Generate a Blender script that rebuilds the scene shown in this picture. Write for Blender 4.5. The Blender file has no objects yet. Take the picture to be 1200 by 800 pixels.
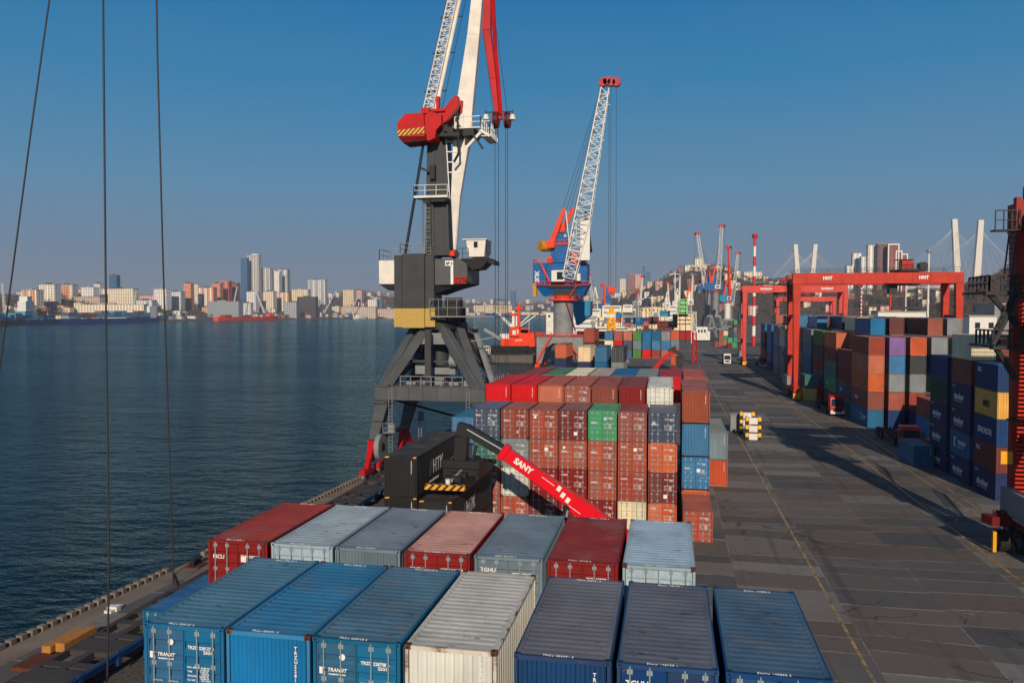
import bpy, math, random
from mathutils import Vector, Matrix
random.seed(7)
C = bpy.context.scene.collection
R = math.radians
# ---------------------------------------------------------------- camera, world, sun, exposure
PITCH, YAW, CAMZ, F = R(2.15), R(11.15), 19.0, 933.0
cam = bpy.data.objects.new("camera", bpy.data.cameras.new("camera"))
C.objects.link(cam)
cam.location = (0, 0, CAMZ)
cam.rotation_euler = (R(90) - PITCH, 0, YAW)
cam.data.sensor_width = 36
cam.data.lens = 28
cam.data.clip_start = 0.5
cam.data.clip_end = 20000
bpy.context.scene.camera = cam
SUN = Vector((-0.17, 1.0, -0.43)).normalized()      # way the light travels
w = bpy.data.worlds.new("World"); bpy.context.scene.world = w
w.use_nodes = True
nt = w.node_tree; bg = nt.nodes["Background"]
sky = nt.nodes.new("ShaderNodeTexSky"); sky.sky_type = 'NISHITA'; sky.sun_disc = False
sky.sun_elevation = math.asin(-SUN.z)
sky.sun_rotation = math.atan2(-SUN.x, -SUN.y)
sky.altitude = 0; sky.air_density = 1.0; sky.dust_density = 1.6; sky.ozone_density = 2.6
bg.inputs[1].default_value = 0.075
tc = nt.nodes.new("ShaderNodeTexCoord"); sp = nt.nodes.new("ShaderNodeSeparateXYZ"); nt.links.new(tc.outputs['Generated'], sp.inputs[0])
cr = nt.nodes.new("ShaderNodeValToRGB"); nt.links.new(sp.outputs[2], cr.inputs[0])      # airlight of a hazy spring day by elevation
for el, (p_, c_) in zip([cr.color_ramp.elements[0], cr.color_ramp.elements[1]]+[cr.color_ramp.elements.new(.5) for _ in range(4)],
    [(0, (2.2,2.75,3.7)), (1.0, (.20,1.1,2.9)), (.05, (2.0,2.95,4.3)), (.15, (1.15,3.3,5.5)), (.27, (.25,2.75,5.7)), (.40, (.0,1.95,5.2))]): el.position = p_; el.color = (*c_, 1)
mx = nt.nodes.new("ShaderNodeMix"); mx.data_type = 'RGBA'; mx.inputs[0].default_value = .95
nt.links.new(sky.outputs[0], mx.inputs[6]); nz = nt.nodes.new("ShaderNodeTexNoise"); nz.inputs['Scale'].default_value = 2.2; nz.inputs['Detail'].default_value = 5; mpz = nt.nodes.new("ShaderNodeMapping"); mpz.inputs['Scale'].default_value = (1,1,4)
nt.links.new(tc.outputs['Generated'], mpz.inputs[0]); nt.links.new(mpz.outputs[0], nz.inputs['Vector'])
mr = nt.nodes.new("ShaderNodeMapRange"); mr.inputs[1].default_value = .45; mr.inputs[2].default_value = .8; mr.inputs[3].default_value = 0; mr.inputs[4].default_value = .16; nt.links.new(nz.outputs[0], mr.inputs[0])
m2 = nt.nodes.new("ShaderNodeMix"); m2.data_type = 'RGBA'; m2.inputs[7].default_value = (2.3,3.0,4.2,1); nt.links.new(mr.outputs[0], m2.inputs[0]); nt.links.new(cr.outputs[0], m2.inputs[6]); nt.links.new(m2.outputs[2], mx.inputs[7]); nt.links.new(mx.outputs[2], bg.inputs[0])
sl = bpy.data.lights.new("sun", 'SUN'); so = bpy.data.objects.new("sun", sl); C.objects.link(so)
sl.energy = 4.3; sl.angle = R(0.5); sl.color = (1.0, 0.83, 0.65)
so.rotation_euler = SUN.to_track_quat('-Z', 'Y').to_euler(); so.location = (60, -200, 120)
sc = bpy.context.scene
sc.view_settings.view_transform = 'Standard'; sc.view_settings.look = 'None'
sc.view_settings.exposure = 0.0; sc.view_settings.gamma = 1.0
sc.render.engine = 'CYCLES'; sc.cycles.use_denoising = True
sc.cycles.max_bounces = 5; sc.cycles.volume_bounces = 0; sc.cycles.transparent_max_bounces = 8
sc.cycles.volume_step_rate = 4

# ---------------------------------------------------------------- helpers
FW = Vector((-math.sin(YAW)*math.cos(PITCH), math.cos(YAW)*math.cos(PITCH), -math.sin(PITCH)))
RT = Vector((math.cos(YAW), math.sin(YAW), 0)); UP = RT.cross(FW)
def ray(px, py): return FW + RT*((px-600)/F) - UP*((py-400)/F)
def at(px, py, Y):                                   # survey: photograph bearing at ground distance Y -> world point
    r = ray(px, py); return Vector((0, 0, CAMZ)) + r*(Y/r.y)
def gnd(px, py, z=0.0):
    r = ray(px, py); return Vector((0, 0, CAMZ)) + r*((z-CAMZ)/r.z)
ORG = {}
def srgb(c):
    return tuple(((v/255)/12.92 if v/255 <= .04045 else ((v/255+.055)/1.055)**2.4) for v in c)
def link(o, parent=None):
    C.objects.link(o)
    if parent: o.parent = parent
    return o
def tag(o, label=None, cat=None, group=None, kind=None):
    if label: o['label'] = label
    if cat: o['category'] = cat
    if group: o['group'] = group
    if kind: o['kind'] = kind
    return o
def thing(name, label, cat, loc=(0, 0, 0), group=None, rz=0):
    o = bpy.data.objects.new(name, None); o.empty_display_size = .5
    link(o); o.location = loc; o.rotation_euler = (0, 0, rz); ORG[o.name] = Vector(loc)
    return tag(o, label, cat, group)
class MB:
    def __init__(s): s.v = []; s.f = []; s.m = []; s.sm = []
    def add(s, vs, fs, m=0, smooth=False):
        b = len(s.v); s.v += [tuple(v) for v in vs]
        for f in fs: s.f.append(tuple(b+i for i in f)); s.m.append(m); s.sm.append(smooth)
        return s
    def box(s, x0, x1, y0, y1, z0, z1, m=0):
        return s.add([(x0,y0,z0),(x1,y0,z0),(x1,y1,z0),(x0,y1,z0),(x0,y0,z1),(x1,y0,z1),(x1,y1,z1),(x0,y1,z1)],
              [(0,3,2,1),(4,5,6,7),(0,1,5,4),(1,2,6,5),(2,3,7,6),(3,0,4,7)], m)
    def cbox(s, c, d, m=0):
        return s.box(c[0]-d[0]/2,c[0]+d[0]/2,c[1]-d[1]/2,c[1]+d[1]/2,c[2]-d[2]/2,c[2]+d[2]/2,m)
    def hexa(s, a, b, m=0):                          # two quads of points, bottom and top
        return s.add(list(a)+list(b), [(3,2,1,0),(4,5,6,7),(0,1,5,4),(1,2,6,5),(2,3,7,6),(3,0,4,7)], m)
    def beam(s, p, q, w, h=None, m=0, w2=None, h2=None):
        p = Vector(p); q = Vector(q); h = h or w; w2 = w2 or w; h2 = h2 or h
        d = (q-p).normalized(); u = d.cross(Vector((0,0,1)))
        if u.length < 1e-3: u = Vector((1,0,0))
        u.normalize(); v = u.cross(d)
        a = [p+u*(i*w/2)+v*(j*h/2) for i, j in ((-1,-1),(1,-1),(1,1),(-1,1))]
        b = [q+u*(i*w2/2)+v*(j*h2/2) for i, j in ((-1,-1),(1,-1),(1,1),(-1,1))]
        return s.hexa(a, b, m)
    def tube(s, p, q, r, n=8, m=0, r2=None, cap=True):
        p = Vector(p); q = Vector(q); r2 = r if r2 is None else r2
        d = (q-p).normalized(); u = d.cross(Vector((0,0,1)))
        if u.length < 1e-3: u = Vector((1,0,0))
        u.normalize(); v = u.cross(d); vs = []
        for c, rr in ((p, r), (q, r2)):
            for i in range(n):
                a = 2*math.pi*i/n; vs.append(c+u*math.cos(a)*rr+v*math.sin(a)*rr)
        s.add(vs, [(i, (i+1)%n, n+(i+1)%n, n+i) for i in range(n)], m, True)
        if cap: s.add(vs, [tuple(range(n-1,-1,-1)), tuple(range(n, 2*n))], m)
        return s
    def prism(s, pts, axis, a0, a1, m=0):            # pts 2D polygon extruded along axis
        def mk(u, v, a): return {'x': (a,u,v), 'y': (u,a,v), 'z': (u,v,a)}[axis]
        n = len(pts); vs = [mk(u,v,a0) for u, v in pts]+[mk(u,v,a1) for u, v in pts]
        return s.add(vs, [tuple(range(n-1,-1,-1)), tuple(range(n,2*n))]+[(i,(i+1)%n,n+(i+1)%n,n+i) for i in range(n)], m)
    def rail(s, pts, h=1.1, r=.035, step=1.6, m=0):  # hand rail along a path
        for a, b in zip(pts, pts[1:]):
            a = Vector(a); b = Vector(b); n = max(1, int((b-a).length/step)); up = Vector((0,0,h))
            s.beam(a+up, b+up, r*2, m=m); s.beam(a+up*.5, b+up*.5, r*1.6, m=m)
            for i in range(n+1): c = a.lerp(b, i/n); s.beam(c, c+up, r*2, m=m)
        return s
    def lattice(s, p, q, w0, w1, n, r=.12, m=0, side=None):  # four chords with bracing
        p = Vector(p); q = Vector(q); d = (q-p).normalized()
        u = (Vector(side) if side else d.cross(Vector((0,1,0)))).normalized(); v = u.cross(d).normalized()
        ring = []
        for i in range(n+1):
            t = i/n; c = p.lerp(q, t); ww = (w0+(w1-w0)*t)/2
            ring.append([c+u*a*ww+v*b*ww for a, b in ((-1,-1),(1,-1),(1,1),(-1,1))])
        for k in range(4): s.beam(ring[0][k], ring[-1][k], r*2, m=m)
        for i in range(n):
            for k in range(4):
                j = (k+1)%4
                s.beam(ring[i][k], ring[i][j], r*1.1, m=m)
                a, b = (k, j) if i % 2 else (j, k)
                s.beam(ring[i][a], ring[i+1][b], r*1.1, m=m)
        return s
    def mesh(s, name, mats):
        me = bpy.data.meshes.new(name); me.from_pydata(s.v, [], s.f)
        for mm in mats: me.materials.append(mm)
        me.polygons.foreach_set('material_index', s.m)
        me.polygons.foreach_set('use_smooth', s.sm); me.update()
        return me
    def build(s, name, mats, parent=None, loc=None, label=None, cat=None, group=None, kind=None):
        if not isinstance(mats, (list, tuple)): mats = [mats]
        base = ORG.get(parent.name, Vector()) if parent else Vector(loc or (0,0,0))
        s.v = [tuple(Vector(v)-base) for v in s.v]
        o = bpy.data.objects.new(name, s.mesh(name, mats))
        link(o, parent)
        if not parent: o.location = base
        ORG[o.name] = base
        return tag(o, label, cat, group, kind)
def bev(o, w=.04, seg=1):
    b = o.modifiers.new('bevel', 'BEVEL'); b.width = w; b.segments = seg; b.limit_method = 'ANGLE'; return o
def inst(name, me, loc, parent=None, mats=None, rz=0):
    o = bpy.data.objects.new(name, me); link(o, parent); o.location = loc; o.rotation_euler = (0,0,rz)
    if mats:
        for sl_, mm in zip(o.material_slots, mats): sl_.link = 'OBJECT'; sl_.material = mm
    return o
FONTS = {}
def text(s, size, M, mat, parent, name='lettering', depth=.004, shear=0, bold=0, align='LEFT'):
    k = (s, size, mat.name, shear, bold, align)
    if k not in FONTS:
        cu = bpy.data.curves.new(name, 'FONT'); cu.body = s; cu.size = size; cu.extrude = depth; cu.shear = shear
        cu.offset = bold; cu.materials.append(mat); cu.space_line = .95; cu.align_x = align; cu.resolution_u = 2
        tmp = bpy.data.objects.new('tmp', cu); C.objects.link(tmp); bpy.context.view_layer.update()
        me = bpy.data.meshes.new_from_object(tmp.evaluated_get(bpy.context.evaluated_depsgraph_get())); me.name = name
        if not me.materials: me.materials.append(mat)
        bpy.data.objects.remove(tmp); FONTS[k] = me
    o = bpy.data.objects.new(name, FONTS[k]); link(o, parent); o.matrix_local = M; return o
FACE_FRONT = Matrix.Rotation(R(90), 4, 'X')                                  # readable from -Y
FACE_LEFT = Matrix.Rotation(R(-90), 4, 'Z') @ Matrix.Rotation(R(90), 4, 'X') # readable from -X
FACE_RIGHT = Matrix.Rotation(R(90), 4, 'Z') @ Matrix.Rotation(R(90), 4, 'X') # readable from +X
ORD = ['first','second','third','fourth','fifth','sixth','seventh','eighth','ninth','tenth','eleventh','twelfth',
       'thirteenth','fourteenth','fifteenth','sixteenth','seventeenth','eighteenth','nineteenth','twentieth']
def ordinal(i, n=None):
    if n is not None and i == 0: return 'leftmost'
    if n is not None and i == n-1: return 'rightmost'
    return ORD[i] if i < 20 else 'twenty '+ORD[i-20]

# ---------------------------------------------------------------- materials
class NT:
    def __init__(s, name):
        s.m = bpy.data.materials.new(name); s.m.use_nodes = True; s.t = s.m.node_tree
        s.b = s.t.nodes['Principled BSDF']; s.out = s.t.nodes['Material Output']
    def n(s, kind, **kw):
        x = s.t.nodes.new(kind)
        for k, v in kw.items():
            if k[0] == '_': setattr(x, k[1:], v)
            elif k[0] == 'i' and k[1:].isdigit(): x.inputs[int(k[1:])].default_value = v
            else: x.inputs[k].default_value = v
        return x
    def l(s, a, b): s.t.links.new(a, b)
    def noise(s, co, scale, detail=3, rough=.55):
        x = s.n('ShaderNodeTexNoise', Scale=scale, Detail=detail, Roughness=rough)
        if co is not None: s.l(co, x.inputs['Vector'])
        return x.outputs['Fac']
    def ramp(s, fac, stops):
        r = s.n('ShaderNodeValToRGB'); s.l(fac, r.inputs[0]); e = r.color_ramp.elements
        while len(e) < len(stops): e.new(.5)
        for el, (p, c) in zip(e, stops): el.position = p; el.color = (*c, 1) if len(c) == 3 else c
        return r.outputs[0]
    def thr(s, fac, a, b):
        x = s.n('ShaderNodeMapRange', i1=a, i2=b); s.l(fac, x.inputs[0]); return x.outputs[0]
    def mix(s, fac, a, b, mode='MIX'):
        x = s.n('ShaderNodeMix', _data_type='RGBA', _blend_type=mode)
        for v, i in ((fac, 0), (a, 6), (b, 7)):
            if isinstance(v, (int, float)): x.inputs[i].default_value = v
            elif isinstance(v, tuple): x.inputs[i].default_value = (*v, 1) if len(v) == 3 else v
            else: s.l(v, x.inputs[i])
        return x.outputs[2]
    def math(s, op, a, b=None, c=None):
        x = s.n('ShaderNodeMath', _operation=op)
        for v, i in ((a, 0), (b, 1), (c, 2)):
            if v is None: continue
            if isinstance(v, (int, float)): x.inputs[i].default_value = v
            else: s.l(v, x.inputs[i])
        return x.outputs[0]
    def obj(s, scale=(1,1,1), rnd=True, kind='Object'):
        tc = s.n('ShaderNodeTexCoord'); mp = s.n('ShaderNodeMapping'); mp.inputs['Scale'].default_value = scale
        s.l(tc.outputs[kind], mp.inputs[0])
        if rnd:
            oi = s.n('ShaderNodeObjectInfo'); v = s.n('ShaderNodeVectorMath', _operation='SCALE', Scale=1.0)
            v.inputs[0].default_value = (37, 91, 53); s.l(oi.outputs['Random'], v.inputs['Scale']); s.l(v.outputs[0], mp.inputs['Location'])
        return mp.outputs[0]
    def bump(s, h, strength=.3, dist=.02):
        x = s.n('ShaderNodeBump', Strength=strength, Distance=dist); s.l(h, x.inputs['Height']); s.l(x.outputs[0], s.b.inputs['Normal'])
def flat(name, rgb, rough=.6, metal=0, var=.12, scale=1.0, emit=0):
    t = NT(name); c = srgb(rgb); co = t.obj((1,1,1))
    f = t.noise(co, scale, 4)
    t.l(t.mix(f, tuple(v*(1-var*1.6) for v in c), tuple(min(1, v*(1+var*1.6)) for v in c)), t.b.inputs['Base Color'])
    t.b.inputs['Roughness'].default_value = rough; t.b.inputs['Metallic'].default_value = metal
    return t.m
def steel_paint(name, rgb, rust=.3, rough=.5, grime=.35):
    """weathered paint: large tone changes, vertical streaks and rust blooms"""
    t = NT(name); c = srgb(rgb); co = t.obj()
    base = t.mix(t.thr(t.noise(co, .5, 3), .3, .7), tuple(v*.82 for v in c), tuple(min(1, v*1.12+.001) for v in c))
    oi = t.n('ShaderNodeObjectInfo'); hs = t.n('ShaderNodeHueSaturation'); t.l(base, hs.inputs['Color'])
    vr = t.n('ShaderNodeMapRange', i3=.80, i4=1.12); t.l(oi.outputs['Random'], vr.inputs[0]); t.l(vr.outputs[0], hs.inputs['Value'])
    hr = t.n('ShaderNodeMapRange', i3=.498, i4=.508); t.l(t.math('FRACT', t.math('MULTIPLY', oi.outputs['Random'], 7.3)), hr.inputs[0]); t.l(hr.outputs[0], hs.inputs['Hue'])
    sr = t.n('ShaderNodeMapRange', i3=.84, i4=1.0); t.l(t.math('FRACT', t.math('MULTIPLY', oi.outputs['Random'], 13.7)), sr.inputs[0]); t.l(sr.outputs[0], hs.inputs['Saturation'])
    if name.startswith('container') and not name.endswith('_red'): base = hs.outputs[0]
    st = t.noise(t.obj((3.5, 3.5, .25)), 1.3, 5)
    base = t.mix(t.math('MULTIPLY', t.thr(st, .48, .8), grime), base, t.mix(.5, base, (.05,.038,.03)))
    ru = t.thr(t.noise(co, 1.7, 8, .7), .73-.25*rust, .80-.2*rust)
    base = t.mix(t.math('MULTIPLY', ru, .85), base, (.17,.065,.03))
    t.l(base, t.b.inputs['Base Color']); t.b.inputs['Roughness'].default_value = rough; t.b.inputs['Specular IOR Level'].default_value = .28
    t.bump(t.noise(co, 30, 2), .08, .01)
    return t.m
PC = {}
PAL = dict(blue=(6,100,142), bright_blue=(0,114,166), navy=(30,48,92), deep_blue=(0,58,108), black=(38,38,40), red=(205,12,22),
  dark_red=(128,26,24), brick=(160,68,46), orange=(188,80,38), maroon=(112,38,36), white=(205,205,195), cream=(228,212,172), aqua=(84,160,184),
  grey=(128,136,138), blue_grey=(108,130,142), pale_blue=(158,182,194), green=(48,156,98), dark_green=(18,72,58), teal=(40,112,104),
  slate=(66,78,100), yellow=(222,165,62), purple=(132,100,160), brown=(142,62,44), peach=(232,196,150), leaf=(70,130,40), charcoal=(62,64,66), rust=(176,96,40))
ROOF = dict(blue=(48,98,126), bright_blue=(24,108,146), navy=(60,72,98), deep_blue=(38,72,112), red=(196,22,34), dark_red=(140,38,26),
  brick=(150,82,66), orange=(168,88,62), maroon=(120,68,62), white=(200,202,196), black=(48,47,48), brown=(132,72,60))
WORDS = dict(bright_blue='bright blue', deep_blue='deep blue', dark_red='dark red', brick='brick red', blue_grey='blue grey', pale_blue='pale blue',
  dark_green='dark green', leaf='leaf green')
def cname(c): return WORDS.get(c, c)
def wallmat(c):
    if ('w', c) not in PC: PC['w', c] = steel_paint('container_paint_'+c, PAL[c], rust=.34 if c not in ('black','red') else .1, rough=.48)
    return PC['w', c]
PC[('w','rust')] = None
def roofmat(c, rgb=None):
    k = ('r', c, rgb)
    if k not in PC:
        t = NT('container_roof_'+c); col = srgb(rgb or ROOF.get(c) or PAL[c]); co = t.obj()
        clean = c in ('red',)
        b = t.mix(t.thr(t.noise(co, .5, 6, .6), .32, .68), tuple(v*.84 for v in col), tuple(min(1, v*1.22+.012) for v in col))
        b = t.mix(t.math('MULTIPLY', t.thr(t.noise(co, .8, 5, .65), .5, .66), 0 if clean else .30), b, (.19,.18,.165))
        b = t.mix(t.math('MULTIPLY', t.thr(t.noise(t.obj((.5, 5, 1)), 1.2, 5), .45, .8), .16), b, (.16,.14,.12))
        sp = t.math('MULTIPLY', t.thr(t.noise(t.obj((1, 2.0, 1)), 2.1, 6, .68), .58, .64), t.thr(t.noise(co, .42, 2), .48, .56))
        b = t.mix(t.math('MULTIPLY', sp, .2 if clean else .75), b, tuple(v*.30 for v in col))
        ru = t.thr(t.noise(t.obj((.7, 1.5, 1)), 1.6, 9, .75), .67, .73)
        b = t.mix(t.math('MULTIPLY', ru, .1 if clean else .6), b, (.15,.07,.04))
        t.l(b, t.b.inputs['Base Color']); t.b.inputs['Roughness'].default_value = .6; t.b.inputs['Specular IOR Level'].default_value = .3
        PC[k] = t.m
    return PC[k]
PC['w','rust'] = steel_paint('rust_streaked_white_paint', (206,200,184), rust=.95, rough=.7)
M = {}
M['galv'] = flat('galvanised_rod', (150,165,170), .45, .3)
M['rusty'] = steel_paint('rusty_casting', (92,52,34), rust=.9, rough=.8)
M['white_ink'] = flat('white_lettering', (225,225,220), .6, var=.05)
M['black_ink'] = flat('black_lettering', (25,25,25), .6)
M['magenta'] = flat('magenta_logo', (170,20,90), .6)
M['cyan'] = flat('teal_logo', (20,120,130), .6)
M['crane_grey'] = steel_paint('crane_grey_paint', (82,85,88), rust=.12, rough=.5, grime=.3)
M['crane_dark'] = steel_paint('crane_dark_paint', (60,63,67), rust=.06, rough=.5, grime=.3)
M['crane_white'] = steel_paint('crane_white_paint', (224,218,206), rust=.32, rough=.45, grime=.3)
M['crane_red'] = steel_paint('crane_red_paint', (182,14,16), rust=.14, rough=.42, grime=.2)
M['orange_red'] = steel_paint('orange_red_paint', (226,60,14), rust=.12, rough=.45, grime=.2)
M['gantry_red'] = steel_paint('gantry_red_paint', (186,42,16), rust=.2, rough=.5, grime=.4)
M['gantry_wine'] = steel_paint('gantry_dark_red_paint', (150,34,22), rust=.25, rough=.55, grime=.5)
M['gantry_pink'] = steel_paint('gantry_faded_red_paint', (204,64,56), rust=.08, rough=.5, grime=.15)
M['crane_blue'] = steel_paint('crane_blue_paint', (4,88,152), rust=.08, rough=.42, grime=.2)
M['turquoise'] = steel_paint('turquoise_paint', (20,130,172), rust=.08, rough=.5, grime=.2)
M['mid_grey'] = steel_paint('mid_grey_paint', (128,132,134), rust=.1, rough=.5, grime=.2)
M['black_steel'] = flat('black_steel', (26,26,28), .55, .2)
M['white_steel'] = flat('white_steel', (215,213,205), .5, 0)
M['rope'] = flat('wire_rope', (58,56,54), .6, .4)
M['glass'] = flat('dark_glass', (30,42,52), .12, 0, var=.3)
M['rubber'] = flat('tyre_rubber', (24,24,25), .85)
M['rim'] = flat('wheel_rim', (120,118,112), .5, .4)
M['yellow'] = steel_paint('safety_yellow', (235,165,30), rust=.1, rough=.5, grime=.2)
M['ochre'] = steel_paint('ochre_paint', (200,140,30), rust=.15, rough=.55)
M['truck_red'] = flat('truck_red_paint', (190,20,32), .35, 0, var=.06)
M['truck_white'] = flat('truck_white_paint', (215,215,212), .35, 0, var=.05)
M['wood'] = flat('sawn_timber', (205,140,60), .8, 0, var=.25, scale=3)
M['concrete'] = flat('pale_concrete', (150,146,136), .85, 0, var=.25, scale=2)
M['dark_concrete'] = flat('dark_concrete', (92,86,78), .9, 0, var=.3, scale=1.2)
M['brass'] = flat('lamp_glass', (240,225,190), .3)
def hazard(name, a, b, k=1.6):
    t = NT(name); sp = t.n('ShaderNodeSeparateXYZ'); t.l(t.obj(rnd=False), sp.inputs[0])
    s_ = t.math('SUBTRACT', t.math('ADD', sp.outputs[0], sp.outputs[1]), sp.outputs[2])
    fr = t.math('FRACT', t.math('MULTIPLY', s_, k)); g = t.math('GREATER_THAN', fr, .45)
    t.l(t.mix(g, srgb(a), srgb(b)), t.b.inputs['Base Color']); t.b.inputs['Roughness'].default_value = .5; return t.m
M['hazard'] = hazard('yellow_black_stripes', (60,52,36), (232,192,92), 3.4)
M['hazard_red'] = hazard('yellow_red_stripes', (70,28,16), (225,160,45), 1.9)
def bands(name, a, b, h):
    t = NT(name); sp = t.n('ShaderNodeSeparateXYZ'); t.l(t.obj(rnd=False), sp.inputs[0])
    g = t.math('GREATER_THAN', t.math('FRACT', t.math('DIVIDE', sp.outputs[2], h)), .5)
    t.l(t.mix(g, srgb(a), srgb(b)), t.b.inputs['Base Color']); t.b.inputs['Roughness'].default_value = .5; return t.m
M['mast_bands'] = bands('red_white_bands', (200,30,36), (225,222,212), 11.0)
M['mast_bands_short'] = bands('short_red_white_bands', (200,30,36), (225,222,212), 2.4)
M['post_bands'] = bands('black_yellow_bands', (22,22,22), (235,180,50), 1.16)
def facade(name, rgb, win=(60,66,78), fx=6.4, fz=3.2, dens=.55, wz=.55):
    t = NT(name); tc = t.n('ShaderNodeTexCoord'); sp = t.n('ShaderNodeSeparateXYZ'); t.l(tc.outputs['Object'], sp.inputs[0])
    u = t.math('DIVIDE', t.math('ADD', sp.outputs[0], sp.outputs[1]), fx); z = t.math('DIVIDE', sp.outputs[2], fz)
    a = t.math('LESS_THAN', t.math('FRACT', u), dens); b = t.math('LESS_THAN', t.math('FRACT', t.math('ADD', z, .25)), wz)
    geo = t.n('ShaderNodeNewGeometry'); s2 = t.n('ShaderNodeSeparateXYZ'); t.l(geo.outputs['Normal'], s2.inputs[0])
    side = t.math('LESS_THAN', t.math('ABSOLUTE', s2.outputs[2]), .5)
    msk = t.math('MULTIPLY', t.math('MULTIPLY', a, b), side)
    wn = t.n('ShaderNodeTexWhiteNoise', _noise_dimensions='2D'); cb = t.n('ShaderNodeCombineXYZ')
    t.l(t.math('FLOOR', u), cb.inputs[0]); t.l(t.math('FLOOR', t.math('ADD', z, .25)), cb.inputs[1]); t.l(cb.outputs[0], wn.inputs['Vector'])
    c = srgb(rgb); f = t.noise(t.obj((1,1,1)), .05, 3)
    wall = t.mix(f, tuple(v*.8 for v in c), tuple(min(1, v*1.15) for v in c))
    wc = srgb(win); wincol = t.mix(wn.outputs[0], tuple(v*.35 for v in wc), tuple(min(1, v*1.7) for v in wc))
    t.l(t.mix(t.math('MULTIPLY', msk, .9), wall, wincol), t.b.inputs['Base Color']); t.b.inputs['Roughness'].default_value = .65
    return t.m
# ---------------------------------------------------------------- ground, water, far land
def ground_mat():
    t = NT('yard_asphalt'); tc = t.n('ShaderNodeTexCoord'); co = tc.outputs['Object']
    sp = t.n('ShaderNodeSeparateXYZ'); t.l(co, sp.inputs[0]); X, Y = sp.outputs[0], sp.outputs[1]
    cx = t.math('DIVIDE', t.math('ADD', X, 1.5), 6.3)
    rowof = t.n('ShaderNodeTexWhiteNoise', _noise_dimensions='1D'); t.l(t.math('FLOOR', cx), rowof.inputs['W'])
    cy = t.math('ADD', t.math('DIVIDE', Y, 2.9), t.math('ADD', t.math('MULTIPLY', rowof.outputs[0], .9), t.math('MULTIPLY', t.noise(t.obj((.02,.12,1), rnd=False), 1.0, 1), 2.5)))
    cb = t.n('ShaderNodeCombineXYZ'); t.l(t.math('FLOOR', cx), cb.inputs[0]); t.l(t.math('FLOOR', cy), cb.inputs[1])
    wn = t.n('ShaderNodeTexWhiteNoise', _noise_dimensions='2D'); t.l(cb.outputs[0], wn.inputs['Vector'])
    slab = t.ramp(wn.outputs[0], [(0, (.078,.079,.083)), (.3, (.118,.115,.115)), (.5, (.108,.090,.080)), (.75, (.150,.134,.120)), (1, (.20,.196,.188))])
    big = t.noise(co, .035, 5, .6); fine = t.noise(co, 1.1, 8, .7); long_ = t.noise(t.obj((.25, 2.6, 1), rnd=False), .5, 6, .65)
    c = t.mix(.8, slab, t.ramp(big, [(.3, (.33,.34,.35)), (.7, (.70,.68,.66))]), 'OVERLAY')
    c = t.mix(.65, slab, c)
    c = t.mix(t.math('MULTIPLY', t.thr(long_, .52, .72), .5), c, (.115,.105,.098))
    c = t.mix(t.math('MULTIPLY', t.thr(fine, .55, .75), .3), c, (.03,.028,.027))
    oil = t.noise(co, .14, 6, .7); c = t.mix(t.math('MULTIPLY', t.thr(oil, .60, .70), .55), c, (.028,.027,.028))
    pale = t.noise(t.obj((.7, 2.4, 1), rnd=False), .33, 4, .7); c = t.mix(t.math('MULTIPLY', t.thr(pale, .655, .69), .6), c, (.24,.22,.20))
    wv = t.n('ShaderNodeTexWave', _wave_type='RINGS', _rings_direction='Z'); mp_ = t.n('ShaderNodeMapping'); mp_.inputs['Location'].default_value = (-60,-40,0); t.l(co, mp_.inputs[0]); t.l(mp_.outputs[0], wv.inputs[0]); wv.inputs['Scale'].default_value = .09; wv.inputs['Distortion'].default_value = 6; wv.inputs['Detail'].default_value = 2; wv.inputs['Detail Scale'].default_value = .4
    c = t.mix(t.math('MULTIPLY', t.math('MULTIPLY', t.thr(wv.outputs['Fac'], .93, .99), t.thr(t.noise(co, .06, 3), .5, .65)), .28), c, (.04,.04,.04))
    def joint(v, wdt): return t.math('LESS_THAN', t.math('FRACT', v), wdt)
    wob = t.noise(co, .8, 3)
    j = t.math('MAXIMUM', joint(t.math('ADD', cy, t.math('MULTIPLY', wob, .04)), .035), t.math('MULTIPLY', joint(t.math('ADD', cx, t.math('MULTIPLY', wob, .012)), .009), t.thr(t.noise(co, .09, 3), .48, .55)))
    j = t.math('MULTIPLY', j, t.thr(t.noise(co, .35, 5, .75), .40, .52))
    c = t.mix(t.math('MULTIPLY', j, .85), c, (.30,.28,.25))
    vo = t.n('ShaderNodeTexVoronoi', _feature='DISTANCE_TO_EDGE', Scale=.16); wv2 = t.n('ShaderNodeVectorMath', _operation='ADD'); nn = t.n('ShaderNodeTexNoise', Scale=.7, Detail=5); t.l(co, nn.inputs['Vector']); t.l(co, wv2.inputs[0]); sc_ = t.n('ShaderNodeVectorMath', _operation='SCALE', Scale=2.5); t.l(nn.outputs['Color'], sc_.inputs[0]); t.l(sc_.outputs[0], wv2.inputs[1]); t.l(wv2.outputs[0], vo.inputs['Vector'])
    ck = t.math('MULTIPLY', t.math('LESS_THAN', vo.outputs['Distance'], .012), t.thr(t.noise(co, .08, 3), .52, .58)); c = t.mix(t.math('MULTIPLY', ck, .7), c, (.025,.024,.024))
    spk = t.thr(t.noise(co, .55, 3, .8), .69, .71); c = t.mix(t.math('MULTIPLY', spk, .75), c, (.022,.022,.023))
    tr = t.math('LESS_THAN', t.math('ABSOLUTE', t.math('SUBTRACT', t.math('FRACT', t.math('DIVIDE', X, 3.4)), .5)), .09)
    tr = t.math('MULTIPLY', tr, t.thr(t.noise(t.obj((.6,.04,1), rnd=False), 1.0, 3), .5, .62)); c = t.mix(t.math('MULTIPLY', tr, .35), c, (.03,.03,.03))
    t.l(c, t.b.inputs['Base Color']); t.b.inputs['Roughness'].default_value = .9; t.b.inputs['Specular IOR Level'].default_value = .25
    t.bump(fine, .25, .03); return t.m
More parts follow.
